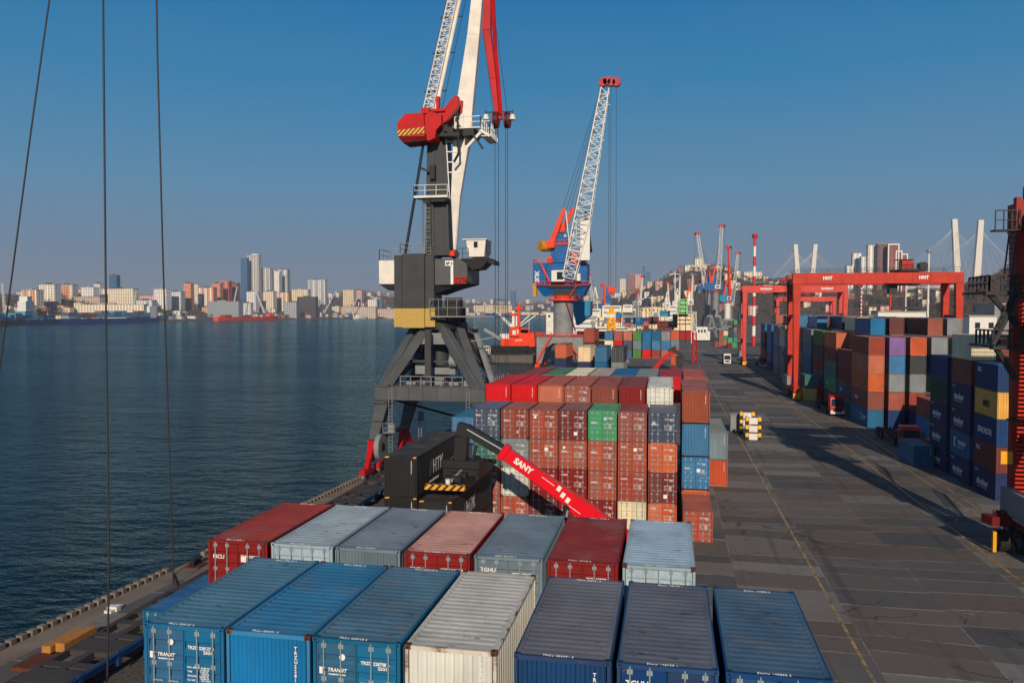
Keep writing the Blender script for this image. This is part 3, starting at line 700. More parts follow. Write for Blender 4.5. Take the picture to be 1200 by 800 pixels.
for i, cc in enumerate(S):
    if i > 2: cc = [None, None]+cc[2:]
    stack(32.0+3.15*i, 138.6, 12.19, cc, 2.95, f"{ordinal(i)} stack from the road, front line of tall yard block", 'front line of the tall yard block', False, 1 if i < 3 else 0,
          roofs={4:(146,100,92)}, marks={0:trs,1:ltxt('sealand')} if i == 0 else None)
BULK = []
for j, (Y, cols) in enumerate(((152.0, ['blue_grey','slate','maroon','maroon']), (165.4, ['brown','green','teal','maroon','orange']), (178.6, ['red','blue','maroon','dark_green','leaf']),
                 (193.6, ['brown','blue','blue','blue_grey','grey']), (207, ['orange','brick','orange','brick','orange']), (221, ['maroon','maroon','purple','maroon','navy']), (235, ['grey','grey','grey','white','peach']),
                 (249, ['grey','grey','blue_grey','grey','grey']), (266, ['navy','blue','bright_blue','bright_blue','bright_blue']), (284, ['green','brick','navy','maroon','blue']))):
    mk = {1: ltxt('HMM'), 0: ltxt('CMA', .7)} if j == 0 else ({1: ltxt('EVER', .9)} if j == 1 else None)
    stack(32.2, Y, 12.19, cols, 2.95, f"{ordinal(j)} roadside stack beyond the tall corner stack", 'roadside stacks beyond the corner stack', False, 0, marks=mk)
    rnd = random.Random(j)
    for i in range(1, 7):
        top = 6 if (i+j) % 3 else 5
        if j in (1, 2, 3) and i == 1: top = 4
        ks = [rnd.choice(['blue','navy','brick','maroon','orange','grey','teal','bright_blue','slate','cream','brown','blue_grey']) for _ in range(top)]
        X_ = 32.2+3.15*i+(0.4 if Y > 160 else 0)
        n_ = 3 if i == 1 else 2
        if j < 2: stack(X_, Y, 12.19, [None]*(top-n_)+ks[top-n_:], 2.95, f"{ordinal(i)} stack inward, {ordinal(j)} line beyond the corner stack", 'upper tiers of the far yard lines', False, 0)
        for k in range(top-n_ if j >= 2 else top, top): BULK.append((X_, Y, k*2.97, ks[k]))
names = sorted({b[3] for b in BULK}); m = MB()
for X_, Y_, Z_, c_ in BULK:
    m.box(X_+.03, X_+2.4, Y_+.03, Y_+12.16, Z_+.06, Z_+2.9, names.index(c_)); 
    for e_ in (0, 12.08): m.box(X_, X_+2.44, Y_+e_, Y_+e_+.1, Z_+.02, Z_+.16, names.index(c_)); m.box(X_, X_+2.44, Y_+e_, Y_+e_+.1, Z_+2.82, Z_+2.93, names.index(c_))
m.build('far_container_rows', [wallmat(n_) for n_ in names], label='mass of stacked containers far back in the yard behind the gantries', cat='containers', kind='stuff')
stack(28.4, 177.5, 6.058, ['ochre' if False else 'yellow','teal'], 2.75, 'small pair beside the gantry leg', 'small pair beside the gantry leg', False, 1, marks=None)
# middle blocks beyond the big one
for i, (x, Y, cols) in enumerate(((-24.2,171,['brick','orange','navy','orange']), (-17.9,160,['maroon','cream','navy','peach']), (-14.6,160,['brick','grey','blue','blue']), (-11.2,160,['blue','brick','grey','charcoal']), (-19.5,186,['brick','grey','brick','maroon','brick']))):
    if i: cols = [None]*2+cols[2:]
    stack(x, Y, 12.19, cols, 2.95, f"{ordinal(i)} stack left of the distant mixed block", 'stacks left of the distant mixed block', i == 3, 0, roofs={3:(190,180,165) if i == 1 else None} if i == 1 else None)
D = [['blue','teal','blue','cream','blue'],['slate','slate','bright_blue','red','brick'],['blue','navy','blue','slate','orange'],['teal','navy','leaf','blue_grey','leaf'],
     ['brick','brick','red','blue','bright_blue'],['orange','brick','brick','bright_blue','blue'],['brick','orange','orange','bright_blue','grey'],['maroon','orange','orange','blue_grey','orange']]
for i, cc in enumerate(D):
    cc = [None, None]+cc[2:] if i not in (0, 7) else cc
    stack(-18.6+2.75*i, 236+(12 if i == 7 else 0), 12.19, cc, 2.6, f"{ordinal(i,8)} column, distant mixed block beyond big block", 'distant mixed block', i in (0,2,3,6), 0)
# ---------------------------------------------------------------- big portal crane
def big_crane():
    y0 = 91.0
    t = thing('portal_crane', 'huge grey white and red portal crane standing at the quay edge', 'crane', (-27, 92, 0))
    G, D, Wh, Rd = M['crane_grey'], M['crane_dark'], M['crane_white'], M['crane_red']
    xl, xr, ya, yb = -32.2, -20.9, 87.0, 98.0
    corners = {(0,0):(xl,ya),(1,0):(xr,ya),(0,1):(xl,yb),(1,1):(xr,yb)}
    m = MB()                                          # portal ring
    m.box(xl+.9, xr-.9, ya-.75, ya+.75, 8.9, 10.4); m.box(xl+.9, xr-.9, yb-.75, yb+.75, 8.9, 10.4)
    m.box(xl-.8, xl+.8, ya+.9, yb-.9, 8.9, 10.4); m.box(xr-.8, xr+.8, ya+.9, yb-.9, 8.9, 10.4)
    for i in range(6): x = xl+1.6+i*1.66; m.box(x-.03, x+.03, ya-.79, ya-.75, 8.9, 10.4, 1)
    bev(m.build('portal_frame', [G, D], t), .06)
    for (i, j), (x, y) in corners.items():
        fx = x+(-1.25 if i == 0 else 1.1)
        leg = MB(); leg.beam((x, y, 10.6), (x, y, 8.7), 1.75, 1.75, w2=1.75, h2=1.75); leg.beam((x, y, 8.75), (fx, y, 4.1), 1.6, 1.55, w2=1.0, h2=1.1)
        bev(leg.build('leg', G, t), .07)
        b = MB(); b.beam((fx, y, 4.1), (fx-.45 if i == 0 else fx+.45, y, 1.7), 1.05, 1.1, w2=.75, h2=.8)
        b.beam((fx, y-.2, 3.9), (fx+(.1), y-2.6, 1.2), .5, .6); b.beam((fx, y+.2, 3.9), (fx+.1, y+2.6, 1.2), .5, .6)
        for dy in (-2.3, 2.3): b.box(fx-.35, fx+.35, y+dy-1.5, y+dy+1.5, .75, 1.25)
        bo = b.build('bogie', Rd, t)
        for dy in (-3.2, -1.5, 1.5, 3.2):
            q = MB(); q.tube((fx-.2, y+dy, .45), (fx+.2, y+dy, .45), .42, 12); q.build('wheel', M['rim'], bo)
    for (i, j), (x, y) in corners.items():
        q = MB(); fx = x+(-1.25 if i == 0 else 1.1); a = Vector((x,y,8.7)); b = Vector((fx,y,4.1))
        for f_ in (.05, .5, .97): c = a.lerp(b, f_); s_ = 1.78-.76*f_; q.box(c.x-s_/2, c.x+s_/2, y-s_/2, y+s_/2, c.z-.04, c.z+.04)
        for dz in (8.88, 10.42): q.box(x-.9, x+.9, y-.9, y+.9, dz-.03, dz+.03)
        q.build('flange', M['black_steel'], t)
        q = MB(); lx = x+(1.1 if i == 0 else -1.1)
        for dx in (-.2, .2): q.beam((lx+dx,y-.9,1.4), (lx+dx,y-.9,10.4), .05)
        z = 1.5
        while z < 10.3: q.beam((lx-.2,y-.9,z), (lx+.2,y-.9,z), .04); z += .4
        q.box(lx-.7, lx+.7, y-1.5, y-.6, 5.2, 5.28); q.rail([(lx-.7,y-1.5,5.28),(lx+.7,y-1.5,5.28)], 1.05, .025, .7); q.box(lx-.2, lx+.5, y-1.2, y-.8, 5.3, 6.2); q.build('ladder', M['mid_grey'], t)
    q = MB(); q.tube((xl-.2,ya-1.4,3.6), (xl+.35,ya-1.4,3.6), 1.5, 20); q.tube((xl-.25,ya-1.4,3.6), (xl+.4,ya-1.4,3.6), .5, 14, 1); q.build('cable_reel', [M['mid_grey'], M['black_steel']], t)
    q = MB(); q.tube((xl+1.0,ya+.6,8.8), (xr-.9,yb-.6,4.6), .14, 6); q.tube((xl-.6,ya+.9,4.4), (xl-.6,yb-.9,4.4), .3, 8); q.tube((xr+.6,ya+.9,4.4), (xr+.6,yb-.9,4.4), .3, 8); q.build('tie_rod', M['black_steel'], t)
    cx, cy, zt = -27.0, 92.3, 17.2
    for (i, j), (x, y) in corners.items():            # two raking struts from each corner
        for (tx, ty) in ((cx+(-2.6 if i == 0 else 2.6), cy+(-1.2 if j == 0 else 1.2)), (cx+(-.9 if i == 0 else 1.0), cy+(-2.6 if j == 0 else 2.6))):
            q = MB(); q.beam((x, y, 10.2), (tx, ty, zt), 1.25, 1.15, w2=.95, h2=.95); bev(q.build('strut', G, t), .05)
    q = MB(); q.tube((cx, cy, 10.0), (cx, cy, 17), 1.05, 14); q.build('centre_column', D, t)
    q = MB(); q.box(cx-.35, cx+.35, ya+.2, ya+.75, 10.4, 16.9); q.build('front_post', D, t)
    q = MB(); q.beam((xl+.6,ya,10.5),(cx-.2,yb,16.8),.5,.5); q.beam((xr-.6,ya,10.5),(cx+.2,yb,16.8),.5,.5); q.beam((xl+.6,yb,10.5),(cx-.6,ya+2,16.8),.5,.5)
    for z_, k_ in ((13.2, .43), (15.4, .24)):
        hx = 5.6*k_+2.1*(1-k_)+.9; q.beam((cx-hx,cy-1.6-3*k_,z_),(cx+hx,cy-1.6-3*k_,z_),.28)
    q.build('bracing', D, t)
    q = MB(); q.box(cx-2.5,cx-.6,cy-2,cy-1,11.6,13.1); q.box(cx-.595,cx+2.4,cy-2.0,cy-1.2,11.6,12.4); q.box(cx-1.4,cx+1.6,cy-3.2,cy-2.0,15.2,16.5); q.tube((cx+1.9,cy-2.4,13.2),(cx+3.1,cy-2.4,13.2),.7,12); q.build('electric_cabinet', M['mid_grey'], t)
    q = MB()
    for k in range(6): a = R(60*k+10); q.tube((cx+2.8*math.cos(a),cy+2.8*math.sin(a),17.6),(cx+2.8*math.cos(a),cy+2.8*math.sin(a),19.5),.35,8)
    q.box(cx-2.2,cx+2.6,cy-3.4,cy+2,18.6,19.4); q.box(cx+1.6,cx+3.4,cy-3.6,cy-2.2,18.6,20.6); q.build('slewing_drive', M['black_steel'], t)
    q = MB(); q.tube((cx, cy, 16.9), (cx, cy, 17.7), 3.3, 24); q.tube((cx, cy, 17.7), (cx, cy, 18.6), 2.7, 24); q.build('slewing_ring', M['black_steel'], t)
    q = MB()
    q.box(xl+1.2, xr-1.0, ya-.6, yb+.6, 10.42, 10.5, 1); q.rail([(xl+2.2, ya-.6, 10.5), (xr-1.8, ya-.6, 10.5)], 1.15, .04, 1.1); q.rail([(xl+2.2, yb+.6, 10.5), (xr-1.8, yb+.6, 10.5)], 1.15, .04, 1.1)
    q.rail([(xr+1.4, ya+1, 10.5), (xr+1.4, yb-1, 10.5)], 1.15, .04, 1.1); q.box(xr+.8, xr+1.45, ya+1, yb-1, 10.42, 10.5)
    for i in range(5): q.box(xl+2.5+i*1.7, xl+3.6+i*1.7, ya+.6, ya+1.3, 10.5, 10.9+.25*(i % 3))
    q.build('portal_walkway', [M['mid_grey'], M['dark_concrete']], t)
    q = MB()                                          # ring platform
    q.box(-26.9, -19.3, 87.6, 88.8, 18.35, 18.5); q.box(-21, -19.3, 88.8, 95, 18.35, 18.5); q.rail([(-26.9, 87.65, 18.5), (-19.35, 87.65, 18.5), (-19.35, 95, 18.5)], 1.9, .03, 1.0)
    q.beam((-20.6,88.4,17.0), (-18.7,88.4,15.9), .5, .35); q.beam((-18.7,88.4,15.7), (-18.5,88.4,18.4), .07)
    q.beam((-18.9,88.4,16.2), (-22.2,88.4,15.6), .12); q.build('ring_platform', M['mid_grey'], t)
    q = MB()                                          # stair down the right leg
    q.beam((-19.6,88.6,10.5), (-22.8,92.5,17), .7, .15); q.rail([(-19.6,88.6,10.5), (-22.8,92.5,17)], 1, .025, 1.5); q.build('stair', M['mid_grey'], t)
    # rotating upper works, camera side plane y 88..
    P = lambda px, py, Y=89.0: at(px, py, Y)
    def slab(mb, px0, py0, px1, py1, Y0, Y1, k=0):
        a = P(px0, py1, Y0); b = P(px1, py0, Y0); mb.box(a.x, b.x, Y0, Y1, a.z, b.z, k)
    q = MB()
    slab(q, 462, 299, 471, 361, 88.6, 92); slab(q, 471.2, 297, 497, 361, 88.2, 92); slab(q, 497.3, 299, 508.5, 361, 88.6, 92)
    cw = bev(q.build('counterweight', D, t), .05)
    q = MB(); slab(q, 461.8, 361.2, 471, 383, 88.5, 92.02); slab(q, 471.1, 361.2, 497, 384, 88.1, 92.02); slab(q, 497.2, 361.2, 509.5, 383, 88.5, 92.02); q.build('hazard_band', M['hazard'], cw)
    q = MB(); slab(q, 444, 305, 462, 333, 90.5, 94.5); a = P(444, 333, 90.5); b = P(462, 336, 90.5)
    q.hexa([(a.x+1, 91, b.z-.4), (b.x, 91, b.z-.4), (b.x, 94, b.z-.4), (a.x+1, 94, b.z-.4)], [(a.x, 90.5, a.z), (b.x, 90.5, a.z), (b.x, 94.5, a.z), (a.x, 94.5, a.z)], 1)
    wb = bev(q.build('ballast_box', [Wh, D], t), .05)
    a = P(444, 305, 90.5); b = P(470, 305, 90.5); q = MB(); q.rail([(a.x+.05, 94.4, a.z), (a.x+.05, 90.55, a.z), (b.x, 90.55, a.z)], 1.3, .035, 1.0); q.build('handrail', M['mid_grey'], wb)
    a = P(471, 297, 89); b = P(500, 297, 89); q = MB(); q.rail([(a.x, 91.8, a.z), (a.x, 88.4, a.z), (b.x, 88.4, a.z)], 1.1, .03, 1.0); q.build('handrail', M['mid_grey'], cw)
    q = MB(); slab(q, 508.6, 303, 532, 334, 89, 95); slab(q, 532, 303, 547.5, 332, 89.02, 95)
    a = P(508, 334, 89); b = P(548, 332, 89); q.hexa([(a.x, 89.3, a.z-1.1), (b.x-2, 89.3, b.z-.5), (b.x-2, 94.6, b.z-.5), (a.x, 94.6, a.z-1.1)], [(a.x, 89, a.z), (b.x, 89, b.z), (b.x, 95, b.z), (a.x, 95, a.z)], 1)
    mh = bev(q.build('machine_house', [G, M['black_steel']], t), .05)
    q = MB(); a = P(528, 333, 88.9); b = P(531, 305, 88.9); q.box(a.x, b.x, 88.94, 88.99, a.z, b.z); a = P(521.5, 311.5, 88.9); q.box(a.x, b.x-.1, 88.93, 88.99, a.z, a.z+.6); q.build('white_panel', M['white_ink'], mh)
    a = P(522.6, 310.3, 88.9); text('№ 6', .42, Matrix.Translation(Vector((a.x, 88.9, a.z+.02))-ORG[mh.name]) @ FACE_FRONT, M['black_ink'], mh, bold=.01)
    a = P(531.6, 332.5, 88.9); b = P(547.2, 324, 88.9); q = MB(); q.box(a.x, b.x, 88.93, 88.99, a.z, b.z); sg = q.build('red_sign', M['crane_red'], mh)
    text('СПМ', .78, Matrix.Translation(Vector((a.x+.15, 88.9, a.z+.12))-ORG[sg.name]) @ FACE_FRONT, M['black_ink'], sg, bold=.03)
    # column
    q = MB(); a0 = P(499.5, 300, 90); b0 = P(528, 300, 90); a1 = P(500.5, 158, 90); b1 = P(522.5, 158, 90)
    q.hexa([(a0.x,89.6,a0.z),(b0.x,89.6,a0.z),(b0.x,92.8,a0.z),(a0.x,92.8,a0.z)], [(a1.x,90,a1.z),(b1.x,90,a1.z),(b1.x,92.2,a1.z),(a1.x,92.2,a1.z)])
    c2_ = P(511, 225, 90); q.beam((a0.x+1.05,89.5,a0.z), (a1.x+.85,89.9,a1.z), .12, .25, 1); q.beam((b0.x-.6,89.5,a0.z), (b1.x-.4,89.9,a1.z), .1, .2, 1)
    tw = bev(q.build('tower', [D, G], t), .06)
    q = MB(); a = P(488, 231, 89.3); b = P(527, 229, 89.3); q.box(a.x, b.x, 88.3, 90, a.z-.25, a.z); q.rail([(a.x, 90, a.z), (a.x, 88.35, a.z), (b.x, 88.35, a.z)], 1.2, .03, 1.1); q.box(a.x+1, b.x-.4, 88.6, 89.9, a.z-.7, a.z-.25, 1)
    q.build('tower_platform', [M['white_steel'], M['black_steel']], tw)
    q = MB()                                          # caged ladder
    a = P(503, 298, 89.4); b = P(503, 232, 89.4)
    for dx in (-.28, .28): q.beam((a.x+dx, 89.2, a.z), (a.x+dx, 89.2, b.z), .06)
    z = a.z
    while z < b.z: q.beam((a.x-.28, 89.2, z), (a.x+.28, 89.2, z), .05); z += .38
    z = a.z+2
    while z < b.z: q.rail([(a.x-.45, 89.2, z-1.1), (a.x-.45, 88.5, z-1.1), (a.x+.45, 88.5, z-1.1), (a.x+.45, 89.2, z-1.1)], 1.1, .02, 5); z += 1.1
    for xx in (497.5, 493): p_ = P(xx, 298, 89); r_ = P(xx+(1 if xx > 495 else 2), 200, 89); q.beam(p_, r_, .05)
    q.build('ladder', M['mid_grey'], tw)
    q = MB(); q.tube(P(475, 297, 88.8), P(486, 232, 88.9), .17, 8); q.tube(P(486, 232, 88.9), P(497.5, 160, 89), .17, 8); q.build('cable_loom', M['black_steel'], tw)
    q = MB(); q.beam(P(493, 197, 89), P(507, 203, 89.6), .22); a = P(507, 210, 89.4); q.box(a.x-.3, a.x+.3, 89.2, 89.9, a.z, a.z+1.6); q.build('cable_arm', M['black_steel'], tw)
    q = MB(); q.tube(P(530, 300, 88.8), P(530, 294, 88.8), .38, 12); q.build('warning_drum', M['orange_red'], mh)
    # head works with red moving counterweight
    q = MB(); Y0, Y1 = 87.4, 90.6
    pts = [(465.3, 144), (475, 133.5), (496, 132), (497.5, 160), (465.8, 160)]
    P3 = [P(x, y, Y0) for x, y in pts]; q.prism([(p.x, p.z) for p in P3], 'y', Y0, Y1)
    side = [P(x, y, Y0) for x, y in ((496.5, 134), (503, 130), (516, 133), (515.5, 145), (509.5, 152), (508.5, 161), (500, 164.5), (497.2, 158))]
    q.prism([(p.x, p.z) for p in side], 'y', Y0+.4, Y1-.1)
    mc = q.build('moving_counterweight', Rd, t)
    q = MB(); a = P(465.9, 160, Y0); b = P(497.4, 150.5, Y0); q.hexa([(a.x,Y0-.03,a.z),(b.x,Y0-.03,a.z+.25),(b.x,Y0-.005,a.z+.25),(a.x,Y0-.005,a.z)], [(a.x,Y0-.03,b.z-.1),(b.x,Y0-.03,b.z+.15),(b.x,Y0-.005,b.z+.15),(a.x,Y0-.005,b.z-.1)]); q.build('hazard_band', M['hazard_red'], mc)
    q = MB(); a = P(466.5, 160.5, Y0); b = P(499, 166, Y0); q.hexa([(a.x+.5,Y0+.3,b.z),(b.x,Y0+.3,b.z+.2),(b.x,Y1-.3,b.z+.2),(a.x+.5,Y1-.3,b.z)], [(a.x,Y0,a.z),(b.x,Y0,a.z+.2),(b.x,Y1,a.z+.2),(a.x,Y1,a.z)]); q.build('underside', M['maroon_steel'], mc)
    q = MB()
    arm = [P(x, y, 88.6) for x, y in ((505, 141), (521, 126), (532.5, 112), (537, 113), (536, 126), (522, 143), (513, 148))]
    q.prism([(p.x, p.z) for p in arm], 'y', 88.6, 89.3); q.prism([(p.x, p.z) for p in arm], 'y', 90.6, 91.3)
    slab(q, 505, 127, 521, 131, 88.3, 91.4); slab(q, 506, 132, 522, 146, 89.3, 90.6); slab(q, 511, 113, 514.5, 127, 89.5, 90); slab(q, 493, 126, 503, 133, 88.6, 91)
    q.build('luffing_rocker', Rd, t)
    q = MB(); slab(q, 510, 146, 524, 160, 89, 92.5); slab(q, 516, 155, 538, 160, 88.4, 92.6); slab(q, 520, 149, 531, 156, 88.8, 90.5); q.beam(P(520,152,88.6), P(539,159,88.6), .25)
    a = P(536, 131, 88.4); b = P(537.5, 180, 88.6); q.tube(a, b, .14, 6); q.tube(b, P(532, 190, 88.8), .14, 6); q.build('head_frame', M['black_steel'], t)
    q = MB()
    for i in range(4): y_ = 166+i*12; q.beam(P(522, y_, 90), P(541, y_+.5, 90.5), .12)
    q.beam(P(523, 163, 90), P(527, 235, 90), .12); q.build('rack_ladder', M['white_steel'], t)
    # luffing stay : twin tube and ladder lattice
    a = P(503, 131, 90); b = P(545, -60, 95); q = MB(); q.lattice(a, b, 1.15, 1.0, 34, .055); d = (b-a).normalized()
    q.tube(a+Vector((.75,0,0)), b+Vector((.75,0,.1)), .27, 10)
    for f_ in (.12, .35, .57, .8): c = a.lerp(b, f_); q.beam(c+Vector((-1.2,0,0)), c+Vector((1.6,0,0)), .12, m=1)
    q.tube(a+Vector((-.9,0,0)), b+Vector((-.9,0,0)), .03, 4, 1); q.tube(a+Vector((1.5,0,0)), b+Vector((1.5,0,0)), .04, 4, 1)
    q.build('stay', [Wh, M['black_steel']], t)
    # main boom, a white box girder
    def sec(pl, pr, py, Y, d): a = P(pl, py, Y); b = P(pr, py, Y); return [(a.x,Y,a.z),(b.x,Y+.35*d,a.z),(b.x-.05,Y+d,a.z),(a.x+.1,Y+d,a.z)]
    S_ = [sec(531.5, 533.5, 298, 89.8, .8), sec(528.5, 538, 230, 90, 1.3), sec(531, 549, 158, 90.3, 1.9), sec(536.5, 553.5, 110, 90.8, 1.9), sec(547.5, 560.5, 40, 92.2, 1.5), sec(556.5, 567, -40, 93.8, 1.2)]
    q = MB()
    for s0, s1 in zip(S_, S_[1:]): q.hexa(s0, s1)
    bm = bev(q.build('main_boom', Wh, t), .05)
    q = MB(); q.tube(P(533, 298, 89.3), P(533, 298, 91.5), .55, 12); q.build('boom_foot', D, t)
    q = MB(); a = P(533, 150, 89); b = P(563, 149, 89); q.box(a.x, b.x, 88.9, 94.4, a.z-.12, a.z); q.rail([(a.x, 88.95, a.z), (b.x, 88.95, a.z), (b.x, 94.3, a.z)], 1.2, .04, .9)
    e = P(573, 155, 89); q.box(b.x, e.x, 89.4, 93.6, a.z-1.0, a.z-.9); q.beam((b.x-.5, 89.4, a.z), (e.x, 89.4, a.z-1.0), .16, .3); q.rail([(b.x, 89.45, a.z-.9), (e.x, 89.45, a.z-.9), (e.x, 93.5, a.z-.9)], 1.6, .04, .8)
    q.beam((b.x-1.4, 89.2, a.z-.1), (e.x-.8, 89.2, a.z-2.4), .5, .2, 1); q.beam((b.x, 89.2, a.z-.6), (b.x-1.6, 89.2, a.z-2.2), .35, .3); q.box(b.x-2, b.x-.8, 89, 92, a.z-.9, a.z-.12, 1)
    q.build('boom_platform', [M['white_steel'], M['black_steel']], bm)
    q = MB()
    for x0, y0_, x1, y1_ in ((551,20,546,70),(553,50,549,55),(552,38,551,42)): pass
    # jib hanging from the boom head
    h = P(573, -20, 92.5); Sj = []
    for pl, pr, py, dd in ((567, 575, -8, .8), (564.8, 574.5, 35, .9), (573.5, 581.5, 92, .7), (580.8, 588.5, 140, .5)):
        a = P(pl, py, 92); b = P(pr, py, 92); Sj.append([(a.x,92,a.z),(b.x,92,b.z),(b.x,92+dd,b.z),(a.x,92+dd,a.z)])
    q = MB()
    for s0, s1 in zip(Sj, Sj[1:]): q.hexa(s1, s0)
    a = P(577, -10, 91); b = P(580.5, 58, 91.6); q.beam(a, b, .5, .4, w2=.3); q.beam(b, P(587, 135, 92), .4, .4)
    jb = bev(q.build('jib', Rd, t), .04)
    for px in (580, 593.5): q = MB(); c = P(px, 140, 91.3); q.tube((c.x-.3,91.8,c.z), (c.x+.3,91.8,c.z), .9, 18); q.tube((c.x-.1,91.7,c.z), (c.x+.1,91.7,c.z), .94, 18, 1); q.build('sheave', [M['maroon_steel'], M['black_steel']], jb)
    a = P(568, 132, 92); b = P(601.5, 131, 92); q = MB(); q.beam(a, b, .12); jbar = q.build('lamp_bar', M['black_steel'], jb)
    for px in (569.5, 600.5): c = P(px, 136, 92); q = MB(); q.tube((c.x,92,c.z-.45), (c.x,92,c.z+.15), .42, 10, 0, .25); q.beam((c.x,92,c.z+.1), (c.x,92,c.z+.7), .08, m=1); q.build('floodlight', [M['white_steel'], M['black_steel']], jb)
    q = MB()
    for x0, x1, y1_ in ((580, 580.5, 340), (584, 584, 340), (592.5, 592.3, 340), (595, 595, 340)): a = P(x0, 145, 91.7); b = P(x1, y1_, 91.7); q.tube(a, (b.x, 91.7, 4.4), .035, 5)
    q.tube(P(581, 30, 91.7), P(594.5, 132, 91.7), .035, 5); q.tube(P(566, 35, 91.7), P(578.5, 133, 91.7), .035, 5); q.build('hoist_ropes', M['rope'], t)
    a = P(587.5, 340, 91.7); q = MB(); q.box(a.x-1.1, a.x+1.1, 91.3, 92.1, 3.4, 4.4); q.tube((a.x,91.7,3.4), (a.x,91.7,2.6), .3, 10); q.build('hook_block', M['yellow'], t)
    # operator cab
    q = MB(); a = P(548, 302, 88.6); b = P(569, 301, 88.6); q.box(a.x-.8, b.x+.4, 88.8, 92.4, a.z-.25, a.z-.05, 1); q.hexa([(a.x+.4,89,a.z-1.35),(b.x-.7,89,a.z-1.25),(b.x-.7,92,a.z-1.25),(a.x+.4,92,a.z-1.35)], [(a.x-.6,88.9,a.z-.25),(b.x+.3,88.9,a.z-.25),(b.x+.3,92.3,a.z-.25),(a.x-.6,92.3,a.z-.25)], 1)
    e = P(577, 307, 88.8); q.beam((b.x+.2,89.2,a.z-.35), (e.x,89.2,e.z), .35, .3, 1); q.beam((b.x+.2,91.6,a.z-.35), (e.x,91.6,e.z), .35, .3, 1); q.box(e.x-.25, e.x+.15, 89, 92, e.z-.25, e.z+.2, 1)
    q.rail([(P(535,302,88.8).x, 88.9, a.z), (P(549,302,88.8).x, 88.9, a.z)], 1.1, .03, .7, 1)
    cb = q.build('cab_arm', [Wh, M['black_steel']], t)
    q = MB(); a = P(549, 301, 88.8); b = P(568, 281, 88.8); q.hexa([(a.x,88.9,a.z),(b.x-.1,88.9,a.z),(b.x-.1,91.6,a.z),(a.x,91.6,a.z)], [(a.x-.35,88.9,b.z),(b.x+.1,88.9,b.z),(b.x+.1,91.6,b.z),(a.x-.35,91.6,b.z)]); q.box(a.x-.75, b.x+.25, 88.75, 91.75, b.z+.003, b.z+.14)
    cab = bev(q.build('operator_cab', Wh, t), .04)
    q = MB(); a = P(555, 290, 88.8); b = P(559.5, 283, 88.8); q.box(a.x, b.x, 88.86, 88.95, a.z, b.z); q.build('window', M['glass'], cab)
    q = MB(); a = P(569, 292, 88.8); q.box(a.x-.02, a.x+.12, 89.2, 91.2, a.z-.5, a.z+1.1); q.build('window', M['glass'], cab)
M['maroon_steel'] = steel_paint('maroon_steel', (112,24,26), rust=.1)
big_crane()

